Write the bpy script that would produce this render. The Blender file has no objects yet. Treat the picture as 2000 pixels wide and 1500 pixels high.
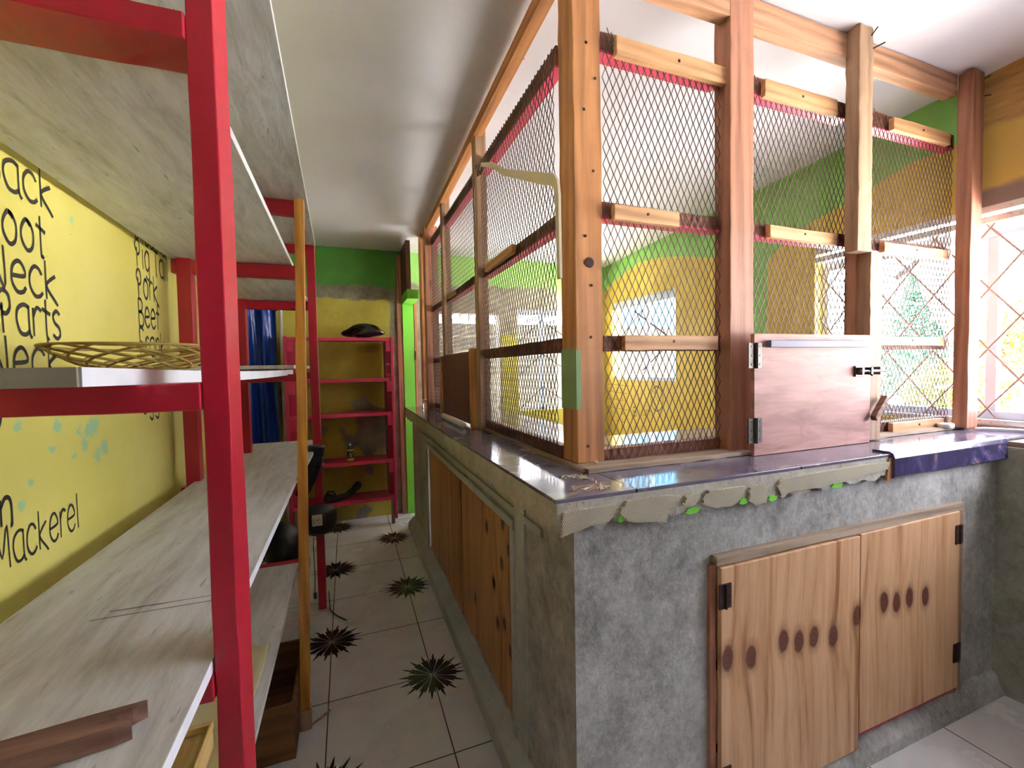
import bpy, bmesh, math, random
from mathutils import Vector, Matrix, Quaternion
random.seed(7)
PI = math.pi
SC = bpy.context.scene
COL = SC.collection

# ------------------------------------------------------------------ camera, light, exposure
cam_d = bpy.data.cameras.new('camera'); cam = bpy.data.objects.new('camera', cam_d); COL.objects.link(cam)
cam_d.sensor_fit = 'HORIZONTAL'; cam_d.sensor_width = 36.0
cam_d.lens = 855.0 / 2000.0 * 36.0
cam_d.clip_start = 0.02; cam_d.clip_end = 300
R = ((0.93497866, -0.3542143, -0.0186317), (-0.03067856, -0.0284246, -0.99912505), (0.35337479, 0.93473219, -0.03744318))
right = Vector(R[0]); down = Vector(R[1]); fwd = Vector(R[2])
m = Matrix((right, -down, -fwd)).transposed().to_4x4()
m.translation = Vector((0, 0, 1.35))
cam.matrix_world = m
SC.camera = cam

w = bpy.data.worlds.new('sky'); SC.world = w; w.use_nodes = True
bg = w.node_tree.nodes['Background']
bg.inputs[0].default_value = (0.90, 0.91, 1.04, 1)
bg.inputs[1].default_value = 9.5
SC.view_settings.view_transform = 'Standard'; SC.view_settings.look = 'None'
SC.view_settings.gamma = 1.0; SC.view_settings.use_curve_mapping = False
SC.view_settings.exposure = 1.08
SC.cycles.max_bounces = 14; SC.cycles.diffuse_bounces = 9; SC.cycles.glossy_bounces = 4
SC.cycles.use_denoising = True
SC.cycles.sample_clamp_indirect = 8.0

sd_ = bpy.data.lights.new('sun', 'SUN'); sd_.energy = 150.0; sd_.angle = .03; sd_.color = (1.0, .96, .9)
so_ = bpy.data.objects.new('sun', sd_); COL.objects.link(so_)
so_.rotation_euler = Vector((.38, -.35, -1.0)).to_track_quat('-Z', 'Y').to_euler()   # high sun from over the roof, lights the street only


# ------------------------------------------------------------------ node helpers
def lin(c):
    if isinstance(c, str):
        c = [int(c[i:i + 2], 16) / 255 for i in (0, 2, 4)]
    return tuple(x / 12.92 if x <= .04045 else ((x + .055) / 1.055) ** 2.4 for x in c) + (1,)

class Mat:
    def __init__(s, name, rough=.6, metal=0.0, spec=.5):
        s.m = bpy.data.materials.new(name); s.m.use_nodes = True
        s.nt = s.m.node_tree; s.N = s.nt.nodes; s.L = s.nt.links
        s.b = s.N['Principled BSDF']
        s.b.inputs['Roughness'].default_value = rough; s.b.inputs['Metallic'].default_value = metal
        s.b.inputs['Specular IOR Level'].default_value = spec
        tc = s.N.new('ShaderNodeTexCoord'); s.co = tc.outputs['Object']
        g = s.N.new('ShaderNodeNewGeometry'); s.pos = g.outputs['Position']
    def link(s, a, i):
        if isinstance(a, (int, float)): i.default_value = a
        elif isinstance(a, (tuple, list)): i.default_value = a
        else: s.L.new(a, i)
    def mapv(s, v, sc=(1, 1, 1), loc=(0, 0, 0), rot=(0, 0, 0)):
        n = s.N.new('ShaderNodeMapping'); s.link(v, n.inputs[0]); n.inputs[1].default_value = loc
        n.inputs[2].default_value = rot; n.inputs[3].default_value = sc
        return n.outputs[0]
    def noise(s, v, scale, det=4, rough=.55, dist=0.0):
        n = s.N.new('ShaderNodeTexNoise'); s.link(v, n.inputs['Vector']); n.inputs['Scale'].default_value = scale
        n.inputs['Detail'].default_value = det; n.inputs['Roughness'].default_value = rough; n.inputs['Distortion'].default_value = dist
        return n.outputs['Fac']
    def wave(s, v, scale, dist=3, det=2, axis='X', typ='BANDS'):
        n = s.N.new('ShaderNodeTexWave'); n.wave_type = typ
        if typ == 'BANDS': n.bands_direction = axis
        s.link(v, n.inputs['Vector']); n.inputs['Scale'].default_value = scale; n.inputs['Distortion'].default_value = dist
        n.inputs['Detail'].default_value = det; n.inputs['Detail Scale'].default_value = 1.2
        return n.outputs['Fac']
    def vor(s, v, scale, out='Distance'):
        n = s.N.new('ShaderNodeTexVoronoi'); s.link(v, n.inputs['Vector']); n.inputs['Scale'].default_value = scale
        return n.outputs[out]
    def ma(s, op, a, b=0.0, c=0.0):
        n = s.N.new('ShaderNodeMath'); n.operation = op
        s.link(a, n.inputs[0]); s.link(b, n.inputs[1]); s.link(c, n.inputs[2])
        return n.outputs[0]
    def step(s, v, lo, hi):          # smooth 0..1
        n = s.N.new('ShaderNodeMapRange'); n.interpolation_type = 'SMOOTHSTEP'
        s.link(v, n.inputs[0]); n.inputs[1].default_value = lo; n.inputs[2].default_value = hi
        return n.outputs[0]
    def ramp(s, v, stops):
        n = s.N.new('ShaderNodeValToRGB'); s.link(v, n.inputs[0]); e = n.color_ramp.elements
        while len(e) > 1: e.remove(e[-1])
        e[0].position = stops[0][0]; e[0].color = lin(stops[0][1])
        for p, c in stops[1:]:
            k = e.new(p); k.color = lin(c)
        return n.outputs[0]
    def mix(s, f, a, b, mode='MIX'):
        n = s.N.new('ShaderNodeMix'); n.data_type = 'RGBA'; n.blend_type = mode
        s.link(f, n.inputs[0]); s.link(a, n.inputs[6]); s.link(b, n.inputs[7])
        return n.outputs[2]
    def sep(s, v):
        n = s.N.new('ShaderNodeSeparateXYZ'); s.link(v, n.inputs[0]); return n.outputs
    def comb(s, x, y, z):
        n = s.N.new('ShaderNodeCombineXYZ'); s.link(x, n.inputs[0]); s.link(y, n.inputs[1]); s.link(z, n.inputs[2]); return n.outputs[0]
    def col(s, c): s.link(lin(c) if isinstance(c, str) else c, s.b.inputs['Base Color']); return s
    def bump(s, h, st=.3, d=.01):
        n = s.N.new('ShaderNodeBump'); n.inputs['Strength'].default_value = st; n.inputs['Distance'].default_value = d
        s.link(h, n.inputs['Height']); s.L.new(n.outputs[0], s.b.inputs['Normal'])
    def rough(s, v): s.link(v, s.b.inputs['Roughness'])
    def knot_field(s, u, v, pts, rx, ry):
        d = None
        for px, py in pts:
            a = s.ma('DIVIDE', s.ma('SUBTRACT', u, px), rx); b = s.ma('DIVIDE', s.ma('SUBTRACT', v, py), ry)
            q = s.ma('SQRT', s.ma('ADD', s.ma('MULTIPLY', a, a), s.ma('MULTIPLY', b, b)))
            d = q if d is None else s.ma('MINIMUM', d, q)
        return d

def wood(name, dark, mid, light, axis='Z', scale=1.0, rough=.6, knots=0.0, dirt=.25):
    M_ = Mat(name, rough)
    st = {'X': (.6, 9, 9), 'Y': (9, .6, 9), 'Z': (9, 9, .6)}[axis]
    v = M_.mapv(M_.pos, tuple(k * scale for k in st))
    g = M_.noise(v, 3.0, 6, .6, .6)
    v2 = M_.mapv(M_.pos, tuple(k * scale * (.5 if k < 1 else 1.0) for k in st))
    wv = M_.wave(v2, 1.6, 5.0, 3, 'DIAGONAL')
    f = M_.ma('ADD', M_.ma('MULTIPLY', g, .8), M_.ma('MULTIPLY', wv, .2))
    c = M_.ramp(f, [(.2, dark), (.5, mid), (.78, light)])
    fine = M_.noise(M_.mapv(M_.pos, tuple(k * 14 for k in st)), 4, 3, .6)
    c = M_.mix(M_.ma('MULTIPLY', M_.step(fine, .55, .75), .3), c, lin(dark))
    if knots:
        kv = M_.vor(M_.mapv(M_.pos, {'X': (2.2, 6, 6), 'Y': (6, 2.2, 6), 'Z': (6, 6, 2.2)}[axis]), 1.0)
        c = M_.mix(M_.ma('MULTIPLY', M_.ma('SUBTRACT', 1, M_.step(kv, .05, .13)), knots), c, lin('43200f'))
    d = M_.noise(M_.pos, 5, 5, .6)
    c = M_.mix(M_.ma('MULTIPLY', M_.step(d, .5, .75), dirt), c, lin(dark))
    M_.col(c); M_.bump(M_.ma('ADD', g, M_.ma('MULTIPLY', fine, .4)), .25, .004)
    return M_.m

def paint(name, c, c2=None, rough=.5, amt=.4, scale=6, bump=.1, chips=None):
    M_ = Mat(name, rough)
    n = M_.noise(M_.pos, scale, 5, .6)
    k = M_.mix(M_.ma('MULTIPLY', M_.step(n, .4, .7), amt), lin(c), lin(c2 or c))
    if chips:
        n2 = M_.noise(M_.pos, 45, 3, .6)
        k = M_.mix(M_.step(n2, .73, .76), k, lin(chips))
    M_.col(k); M_.bump(M_.noise(M_.pos, 60, 3, .6), bump, .003)
    return M_.m

def plain(name, c, rough=.5, metal=0.0):
    M_ = Mat(name, rough, metal); M_.col(c)
    n = M_.noise(M_.pos, 70, 2); M_.rough(M_.ma('ADD', M_.ma('MULTIPLY', n, .2), rough - .1))
    return M_.m

MT = {}
MT['pine'] = wood('orange_pine', '7d5230', 'ad7443', 'c08a58', 'Z', 1.0, .55, .7)
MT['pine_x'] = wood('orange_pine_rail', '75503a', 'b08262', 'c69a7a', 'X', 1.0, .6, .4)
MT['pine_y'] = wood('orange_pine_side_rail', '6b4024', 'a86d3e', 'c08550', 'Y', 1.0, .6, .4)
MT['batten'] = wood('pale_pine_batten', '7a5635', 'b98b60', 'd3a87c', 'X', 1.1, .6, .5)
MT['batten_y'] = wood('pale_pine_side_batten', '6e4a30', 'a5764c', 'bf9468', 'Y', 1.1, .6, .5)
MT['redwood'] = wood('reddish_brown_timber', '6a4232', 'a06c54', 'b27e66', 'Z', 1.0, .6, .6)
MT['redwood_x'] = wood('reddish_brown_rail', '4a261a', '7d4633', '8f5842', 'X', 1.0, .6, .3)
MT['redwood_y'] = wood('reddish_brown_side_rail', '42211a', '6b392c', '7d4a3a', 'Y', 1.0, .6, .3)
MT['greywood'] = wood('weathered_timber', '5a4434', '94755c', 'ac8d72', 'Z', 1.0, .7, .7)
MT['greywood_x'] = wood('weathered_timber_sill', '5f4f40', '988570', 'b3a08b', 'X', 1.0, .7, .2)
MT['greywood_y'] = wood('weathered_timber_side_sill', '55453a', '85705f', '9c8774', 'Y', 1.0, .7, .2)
MT['yellowpost'] = wood('varnished_yellow_timber', '8a5518', 'bd7f2e', 'd39a45', 'Z', 1.0, .35, .8)
MT['brownboard'] = wood('dark_red_brown_board', '4a2622', '5e3430', '6c423c', 'Z', .6, .6, 0)
MT['offcut'] = wood('brown_offcut', '3a241c', '6b4a3c', '8a6a58', 'X', 1.5, .8, .6)
MT['box'] = wood('brown_box_wood', '3c2413', '6a4424', '825a34', 'X', .8, .7, 0)
MT['crate'] = wood('printed_crate_wood', '8a6a34', 'c2a362', 'd8bf82', 'Y', .8, .7, .3)
MT['pinkpaint'] = paint('pink_paint', 'c8325a', 'd8486c', .45)
MT['magenta'] = paint('dark_pink_paint', 'b82450', 'a01a44', .4, .5, 5)
MT['red'] = paint('crimson_gloss_paint', 'a30f2b', '930b26', .38, .5, 9, .12)
MT['metal'] = plain('weathered_steel_mesh', '5a4a40', .5, .35)
MT['hinge'] = plain('dull_hinge_steel', '4d4744', .42, .5)
MT['hinge_old'] = plain('rusty_hinge', '3a2420', .7, .4)
MT['black'] = plain('black_plastic', '16171a', .45)
MT['blackgloss'] = plain('black_bag_film', '0d0d10', .22)
MT['nail'] = plain('nail_head', '2a1a14', .6, .4)
MT['white'] = plain('white_plastic', 'e6e6e4', .4)
MT['cream'] = plain('cream_enamel', 'c9bfa8', .45)
MT['greenpaint'] = paint('bright_green_paint', '74c83c', '6abf38', .5)
MT['mutedgreen'] = paint('muted_green_paint', '7f9c6c', '76925f', .6)
MT['windowframe'] = plain('pale_blue_grey_frame', 'c4d2e8', .4)
MT['alu'] = plain('aluminium_track', 'd5d8dc', .3, .5)
MT['grille'] = plain('brown_grille_bar', '8f7468', .5, .2)
MT['greybatten'] = plain('slate_painted_batten', '6d6f86', .6)
MT['ink'] = plain('black_marker_paint', '201c16', .6)
MT['inkgrey'] = plain('grey_pencil', '5a5440', .8)

def m_shelf():
    M_ = Mat('whitewashed_board', .6)
    v = M_.mapv(M_.pos, (6, .9, 6))
    g = M_.noise(v, 4.5, 7, .72, .4)
    c = M_.ramp(g, [(.3, 'a09f9c'), (.45, 'bfc0be'), (.62, 'd4d6d8')])
    s = M_.noise(M_.pos, 3.2, 4, .6)
    c = M_.mix(M_.ma('MULTIPLY', M_.step(s, .5, .68), .2), c, lin('a09880'))
    sc = M_.noise(M_.mapv(M_.pos, (30, 5, 30), (0, 0, 0), (0, 0, .5)), 3, 2, .5)
    c = M_.mix(M_.ma('MULTIPLY', M_.step(sc, .68, .74), .5), c, lin('6d675a'))
    M_.col(c); M_.bump(g, .25, .006); M_.rough(M_.ma('ADD', .35, M_.ma('MULTIPLY', g, .4)))
    return M_.m
MT['shelf'] = m_shelf()
MT['shelfedge'] = paint('white_painted_edge', 'e4e8ec', 'c9ccd0', .5, .5, 14, .1, '5f5a55')
MT['shelfraw'] = paint('raw_grey_end_grain', '7c776a', '8a8576', .8, .6, 12)

def m_left_wall():
    M_ = Mat('yellow_wall_paint', .42)
    n = M_.noise(M_.pos, 3, 4, .6)
    c = M_.mix(M_.step(n, .35, .7), lin('cfc562'), lin('d8ce74'))
    x, y, z = M_.sep(M_.pos)
    pts = [(1.402, 1.735, .014), (1.295, 1.233, .02), (1.43, 1.213, .03), (1.404, 1.178, .022), (1.357, 1.155, .015), (1.46, 1.138, .03), (1.275, 1.186, .018), (1.168, 1.088, .015), (1.50, 1.16, .03), (1.46, 1.22, .03), (1.38, 1.215, .025), (1.17, 1.25, .02), (1.2, 1.13, .012)]
    pts = [(a, b, r * .8) for a, b, r in pts]
    d = None
    for a, b, r in pts:
        q = M_.ma('DIVIDE', M_.ma('SQRT', M_.ma('ADD', M_.ma('POWER', M_.ma('SUBTRACT', y, a), 2.0), M_.ma('POWER', M_.ma('SUBTRACT', z, b), 2.0))), r)
        d = q if d is None else M_.ma('MINIMUM', d, q)
    nn = M_.noise(M_.pos, 38, 4, .7)
    f = M_.ma('ADD', d, M_.ma('MULTIPLY', M_.ma('SUBTRACT', nn, .5), 3.4))
    c = M_.mix(M_.ma('MULTIPLY', M_.ma('SUBTRACT', 1, M_.step(f, .5, 1.0)), .75), c, lin('86bf9c'))
    sc = M_.noise(M_.mapv(M_.pos, (1, 14, 50)), 3, 2, .5)
    c = M_.mix(M_.ma('MULTIPLY', M_.step(sc, .74, .79), .5), c, lin('8a8048'))
    M_.col(c); M_.bump(M_.noise(M_.pos, 25, 4, .6), .08, .004)
    return M_.m
MT['wall_yellow'] = m_left_wall()

def yellow_noise(M_):
    n = M_.noise(M_.pos, 4, 4, .6)
    return M_.mix(M_.step(n, .35, .7), lin('c8ad48'), lin('d0b854'))

def m_right_wall():
    M_ = Mat('green_and_yellow_wall_paint', .5)
    x, y, z = M_.sep(M_.pos)
    n = M_.N.new('ShaderNodeFloatCurve'); cu = n.mapping.curves[0]
    # input: (Y+2)/8 , output: z/3
    P = [(-2, 2.36), (1.0, 2.36), (1.383, 2.345), (1.684, 2.256), (1.921, 2.199), (2.074, 2.12), (2.18, 2.06), (2.208, 1.95), (2.215, .4), (2.23, 0), (2.50, 0), (2.52, .4), (2.54, 2.15), (2.639, 2.172), (3.0, 2.27), (3.305, 2.332), (3.566, 2.35), (3.908, 2.28), (4.296, 2.157), (6, 2.157)]
    cu.points[0].location = ((P[0][0] + 2) / 8, P[0][1] / 3); cu.points[1].location = ((P[-1][0] + 2) / 8, P[-1][1] / 3)
    for a, b in P[1:-1]: cu.points.new((a + 2) / 8, b / 3)
    for p in cu.points: p.handle_type = 'VECTOR'
    n.mapping.update()
    M_.link(M_.ma('DIVIDE', M_.ma('ADD', y, 2), 8), n.inputs[1])
    f = M_.ma('SUBTRACT', M_.ma('DIVIDE', z, 3), n.outputs[0])
    green = M_.mix(M_.step(M_.noise(M_.pos, 3, 3), .4, .7), lin('78b454'), lin('84be5e'))
    yel = yellow_noise(M_)
    c = M_.mix(M_.step(f, -.0012, .0012), yel, green)
    # camera side: worn ochre band above, yellow panel with grey margin below
    bandn = M_.noise(M_.mapv(M_.pos, (1, 2, 14)), 3, 4, .6)
    och = M_.ramp(bandn, [(.3, '8a6240'), (.55, 'b08648'), (.75, 'c09848')])
    near = M_.mix(M_.step(M_.ma('ADD', z, M_.ma('MULTIPLY', M_.noise(M_.pos, 5), .05)), 2.38, 2.41), lin('c2a04c'), och)
    edge = M_.step(M_.ma('ADD', z, M_.ma('MULTIPLY', M_.noise(M_.pos, 7), .06)), 2.13, 2.16)
    near = M_.mix(edge, lin('7c6660'), near)
    c = M_.mix(M_.step(y, 1.118, 1.122), near, c)
    c = M_.mix(M_.ma('SUBTRACT', 1, M_.step(z, .48, .52)), c, lin('8b8778'))
    M_.col(c); M_.bump(M_.noise(M_.pos, 22, 4, .6), .1, .005)
    return M_.m
MT['wall_right'] = m_right_wall()

def m_back_wall():
    M_ = Mat('patchy_green_yellow_concrete_wall', .6)
    x, y, z = M_.sep(M_.pos)
    nz = M_.ma('MULTIPLY', M_.ma('SUBTRACT', M_.noise(M_.pos, 5, 5, .65), .5), .16)
    zz = M_.ma('ADD', z, nz)
    conc = M_.ramp(M_.noise(M_.pos, 7, 6, .65), [(.3, '6c6858'), (.55, '8d8878'), (.75, 'a39d8c')])
    green = M_.mix(M_.step(M_.noise(M_.pos, 3, 4), .4, .7), lin('4d9036'), lin('5a9c42'))
    yel = M_.mix(M_.step(M_.noise(M_.pos, 4, 5, .6), .35, .65), lin('aaa03c'), lin('c0b44a'))
    # corridor part x<.5
    a = M_.mix(M_.step(zz, 2.09, 2.12), conc, green)
    ym = M_.ma('MULTIPLY', M_.ma('SUBTRACT', 1, M_.step(zz, 1.98, 2.0)), M_.ma('SUBTRACT', 1, M_.step(M_.ma('ADD', x, M_.ma('MULTIPLY', nz, .4)), .38, .40)))
    patch = M_.ma('SUBTRACT', 1, M_.ma('MULTIPLY', M_.step(M_.noise(M_.pos, 2.2, 3, .5), .56, .60), M_.ma('SUBTRACT', 1, M_.step(z, 1.0, 1.3))))
    a = M_.mix(M_.ma('MULTIPLY', ym, patch), a, yel)
    # cage part
    g2 = M_.mix(M_.step(zz, 2.15, 2.18), conc, lin('84be5e'))
    ys = M_.ma('MULTIPLY', M_.step(x, 1.47, 1.49), M_.ma('SUBTRACT', 1, M_.step(zz, 1.68, 1.70)))
    b = M_.mix(ys, g2, yel)
    far = M_.mix(M_.step(z, 2.17, 2.18), yel, lin('84be5e'))
    b = M_.mix(M_.step(x, 2.42, 2.43), b, far)
    c = M_.mix(M_.step(x, .5, .51), a, b)
    M_.col(c); M_.bump(M_.noise(M_.pos, 30, 5, .7), .3, .006)
    return M_.m
MT['wall_back'] = m_back_wall()

def m_ceiling():
    M_ = Mat('white_ceiling_paint', .7)
    n = M_.noise(M_.pos, 1.6, 4, .55)
    c = M_.mix(M_.ma('MULTIPLY', M_.step(n, .4, .7), .5), lin('e3e4ec'), lin('d4d5de'))
    sp = M_.noise(M_.mapv(M_.pos, (30, 12, 10)), 3, 2, .5)
    c = M_.mix(M_.ma('MULTIPLY', M_.step(sp, .76, .79), .4), c, lin('7a746c'))
    M_.col(c); M_.bump(M_.noise(M_.pos, 6, 4), .1, .01)
    return M_.m
MT['ceiling'] = m_ceiling()

def m_concrete(name, a='75746f', b='a09f9b', c2='c2c1bc', bump=.5):
    M_ = Mat(name, .8)
    n = M_.noise(M_.pos, 3.5, 7, .62, .3); n2 = M_.noise(M_.mapv(M_.pos, (1, 1, .6), (0, 0, 0), (0, .5, 0)), 14, 5, .7)
    n3 = M_.noise(M_.pos, 38, 4, .75)
    f = M_.ma('ADD', M_.ma('ADD', M_.ma('MULTIPLY', n, .42), M_.ma('MULTIPLY', n2, .28)), M_.ma('MULTIPLY', n3, .30))
    c = M_.ramp(f, [(.38, a), (.5, b), (.62, c2)])
    pit = M_.noise(M_.pos, 90, 3, .7)
    c = M_.mix(M_.ma('MULTIPLY', M_.step(pit, .66, .72), .6), c, lin('48463f'))
    M_.col(c)
    h = M_.ma('SUBTRACT', M_.ma('ADD', n2, M_.ma('MULTIPLY', pit, .5)), M_.ma('MULTIPLY', M_.step(pit, .64, .74), .7))
    M_.bump(M_.ma('ADD', h, M_.ma('MULTIPLY', n3, .8)), bump, .006)
    return M_.m
MT['concrete'] = m_concrete('grey_cement_render')
MT['concrete_dark'] = m_concrete('olive_grey_cement', '6d6c64', '8d8c80', 'a3a296')
MT['slab'] = m_concrete('tan_grey_mortar_edge', '8f8b7e', 'aeaa9c', 'c2bfb2', .6)
MT['trim_grey'] = m_concrete('painted_grey_green_trim', '9ea29e', 'adb1ac', 'bcc0ba', .2)

def m_patch():
    M_ = Mat('combed_tile_adhesive', .85)
    wv = M_.wave(M_.mapv(M_.pos, (1, 1, 1), (0, 0, 0), (0, .5, 0)), 75, .8, 2, 'X')
    wv2 = M_.wave(M_.mapv(M_.pos, (1, 1, 1), (0, 0, 0), (0, -.9, 0)), 75, .8, 2, 'X')
    f = M_.ma('MAXIMUM', wv, wv2)
    c = M_.ramp(f, [(.5, '8a8168'), (.9, 'cfc8b0')])
    M_.col(c); M_.bump(f, .8, .004)
    return M_.m
MT['patch'] = m_patch()

def m_tile_top():
    M_ = Mat('dark_marbled_counter_tile', .07)
    n = M_.noise(M_.mapv(M_.pos, (1, 1.6, 1), (0, 0, 0), (0, 0, .7)), 4.2, 6, .62, 1.4)
    c = M_.ramp(n, [(.3, '5e5a6a'), (.55, '6a6677'), (.64, '77717f'), (.675, 'b8a488'), (.70, '827880'), (.8, '686474')])
    x, y, z = M_.sep(M_.pos)
    def gl(v, o, s):
        fr = M_.ma('FRACT', M_.ma('DIVIDE', M_.ma('SUBTRACT', v, o), s))
        d = M_.ma('MINIMUM', fr, M_.ma('SUBTRACT', 1, fr))
        return M_.ma('SUBTRACT', 1, M_.step(d, .003, .006))
    g = M_.ma('MAXIMUM', gl(x, .685, .6), gl(y, 1.12, .6))
    c = M_.mix(g, c, lin('1c1a1c'))
    M_.col(c)
    M_.rough(M_.ma('ADD', .11, M_.ma('MULTIPLY', M_.step(M_.noise(M_.pos, 9, 5), .5, .75), .12)))
    return M_.m
MT['tile'] = m_tile_top()
def m_nosing():
    M_ = Mat('dark_purple_marbled_nosing', .2)
    n = M_.noise(M_.pos, 9, 6, .65, 1.0)
    M_.col(M_.ramp(n, [(.3, '2c2742'), (.52, '3a3458'), (.62, '514a70'), (.66, 'a07850'), (.72, '3a3458')]))
    return M_.m
MT['nosing'] = m_nosing()

def m_floor():
    M_ = Mat('white_floor_tile_with_black_bursts', .16)
    x, y, z = M_.sep(M_.pos)
    s = .424
    u = M_.ma('DIVIDE', M_.ma('SUBTRACT', x, .316), s); v = M_.ma('DIVIDE', M_.ma('SUBTRACT', y, 1.897), s)
    iu = M_.ma('ROUND', u); iv = M_.ma('ROUND', v)
    fu = M_.ma('MULTIPLY', M_.ma('SUBTRACT', u, iu), s); fv = M_.ma('MULTIPLY', M_.ma('SUBTRACT', v, iv), s)
    grout = M_.ma('MAXIMUM', M_.ma('LESS_THAN', M_.ma('ABSOLUTE', fu), .0022), M_.ma('LESS_THAN', M_.ma('ABSOLUTE', fv), .0022))
    par = M_.ma('LESS_THAN', M_.ma('ABSOLUTE', M_.ma('SUBTRACT', M_.ma('FLOORED_MODULO', M_.ma('ADD', iu, iv), 2.0), 0.0)), .5)
    r = M_.ma('SQRT', M_.ma('ADD', M_.ma('MULTIPLY', fu, fu), M_.ma('MULTIPLY', fv, fv)))
    ang = M_.ma('DIVIDE', M_.ma('ARCTAN2', fv, fu), 2 * PI)
    t = M_.ma('FRACT', M_.ma('MULTIPLY', M_.ma('ADD', ang, 1), 16.0))
    tri = M_.ma('ABSOLUTE', M_.ma('SUBTRACT', M_.ma('MULTIPLY', t, 2), 1))       # 1 at ray edge
    t3 = M_.ma('FRACT', M_.ma('MULTIPLY', M_.ma('ADD', ang, 1), 48.0))
    tri3 = M_.ma('ABSOLUTE', M_.ma('SUBTRACT', M_.ma('MULTIPLY', t3, 2), 1))
    lim = M_.ma('SUBTRACT', .150, M_.ma('ADD', M_.ma('MULTIPLY', tri, .058), M_.ma('MULTIPLY', tri3, .030)))
    ins = M_.ma('LESS_THAN', r, lim)
    ray = M_.ma('LESS_THAN', M_.ma('MULTIPLY', M_.ma('SUBTRACT', 1, tri), r), .0042)   # pale dividing lines
    burst = M_.ma('MULTIPLY', M_.ma('MULTIPLY', ins, M_.ma('SUBTRACT', 1, ray)), par)
    n = M_.noise(M_.pos, 5, 5, .6)
    base = M_.mix(M_.step(n, .4, .7), lin('d0d0d0'), lin('c2c1c0'))
    sp = M_.noise(M_.pos, 60, 2, .5)
    base = M_.mix(M_.ma('MULTIPLY', M_.step(sp, .76, .79), .6), base, lin('5b5348'))
    c = M_.mix(grout, base, lin('4a443c'))
    c = M_.mix(burst, c, lin('121214'))
    M_.col(c); M_.rough(M_.ma('ADD', .14, M_.ma('MULTIPLY', n, .22)))
    M_.bump(M_.ma('MULTIPLY', grout, -1.0), .2, .002)
    return M_.m
MT['floor'] = m_floor()

def m_ply(name, cols, knots, rx, ry, uax='x', rough=.5):
    M_ = Mat(name, rough)
    x, y, z = M_.sep(M_.pos); u = {'x': x, 'y': y}[uax]
    d = M_.knot_field(u, z, knots, rx, ry)
    pull = M_.ma('MULTIPLY', M_.ma('DIVIDE', 1.0, M_.ma('ADD', d, .8)), .05)
    vv = M_.comb(M_.ma('MULTIPLY', M_.ma('ADD', u, pull), 9), 0.0, M_.ma('MULTIPLY', z, .55))
    g = M_.noise(vv, 2.1, 5, .6, .5)
    fine = M_.noise(M_.comb(M_.ma('MULTIPLY', u, 70), 0.0, M_.ma('MULTIPLY', z, 5)), 2, 3, .6)
    c = M_.ramp(g, [(.34, cols[0]), (.45, cols[1]), (.58, cols[2])])
    c = M_.mix(M_.ma('MULTIPLY', M_.step(fine, .45, .75), .25), c, lin(cols[0]))
    ring = M_.ma('ABSOLUTE', M_.ma('SINE', M_.ma('MULTIPLY', d, 9.0)))
    kc = M_.mix(ring, lin(cols[3]), lin(cols[4]))
    c = M_.mix(M_.ma('SUBTRACT', 1, M_.step(M_.ma('ADD', d, M_.ma('MULTIPLY', M_.ma('SUBTRACT', M_.noise(M_.pos, 30, 3), .5), .5)), .8, 1.1)), c, kc)
    halo = M_.ma('MULTIPLY', M_.ma('SUBTRACT', 1, M_.step(d, 1.0, 1.9)), .35)
    c = M_.mix(halo, c, lin(cols[3]))
    M_.col(c); M_.bump(M_.ma('ADD', g, fine), .15, .003)
    return M_.m
K1 = [(.982, .517), (1.072, .501), (1.203, .514), (1.269, .496), (1.335, .495), (1.425, .477), (1.539, .517), (1.679, .533), (1.746, .517), (1.818, .520), (1.911, .505)]
MT['plydoor'] = m_ply('pale_knotty_plywood', ['94653e', 'c0946a', 'd0a780', '4a261c', '7a4630'], K1, .022, .037)
K2 = [(1.40, .80), (1.44, .70), (1.50, .78), (1.42, .42), (1.5, .40), (1.62, .5), (1.44, .33), (1.7, .7), (1.58, .36), (1.9, .3), (1.52, .62)]
MT['plyside'] = m_ply('orange_plywood_panel', ['8a5830', 'ae7a4a', 'bf8c5c', '3c1c0c', '5f2f14'], K2, .017, .026, 'y')
MT['hatch'] = None
def m_hatch():
    M_ = Mat('pinkish_raw_plywood', .6)
    n = M_.noise(M_.mapv(M_.pos, (3, 1, 22)), 1.4, 5, .65, .6)
    c = M_.ramp(n, [(.35, '8f625a'), (.5, 'a87a70'), (.65, 'b88a80')])
    k = M_.noise(M_.mapv(M_.pos, (1.2, 1, 1)), 6.5, 4, .7, .5)
    c = M_.mix(M_.ma('MULTIPLY', M_.step(k, .60, .68), .6), c, lin('9c5c48'))
    M_.col(c); M_.bump(n, .2, .003); return M_.m
MT['hatch'] = m_hatch()
MT['purplestrip'] = plain('magenta_primer_edge', '8a2350', .6)

def m_curtain():
    M_ = Mat('blue_plastic_sheet', .25); M_.col('1440a0'); M_.b.inputs['Coat Weight'].default_value = .4
    M_.bump(M_.noise(M_.mapv(M_.pos, (1, 1, .4)), 14, 4), .6, .02)
    return M_.m
MT['curtain'] = m_curtain()
def m_crate():
    M_ = Mat('pink_perforated_side', .5)
    n = M_.vor(M_.mapv(M_.pos, (1, 22, 20)), 1.0)
    M_.col(M_.mix(M_.step(n, .2, .35), lin('d0506e'), lin('8e1638')))
    M_.bump(n, .4, .01); return M_.m
MT['perf'] = m_crate()
def m_foliage(name, a, b):
    M_ = Mat(name, .6); n = M_.noise(M_.pos, 3, 3)
    M_.col(M_.mix(M_.step(n, .4, .6), lin(a), lin(b))); return M_.m
MT['leaf1'] = m_foliage('yellow_green_leaves', '587a30', '8a8630')
MT['leaf2'] = m_foliage('blue_green_conifer', '256048', '35745c')
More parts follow.
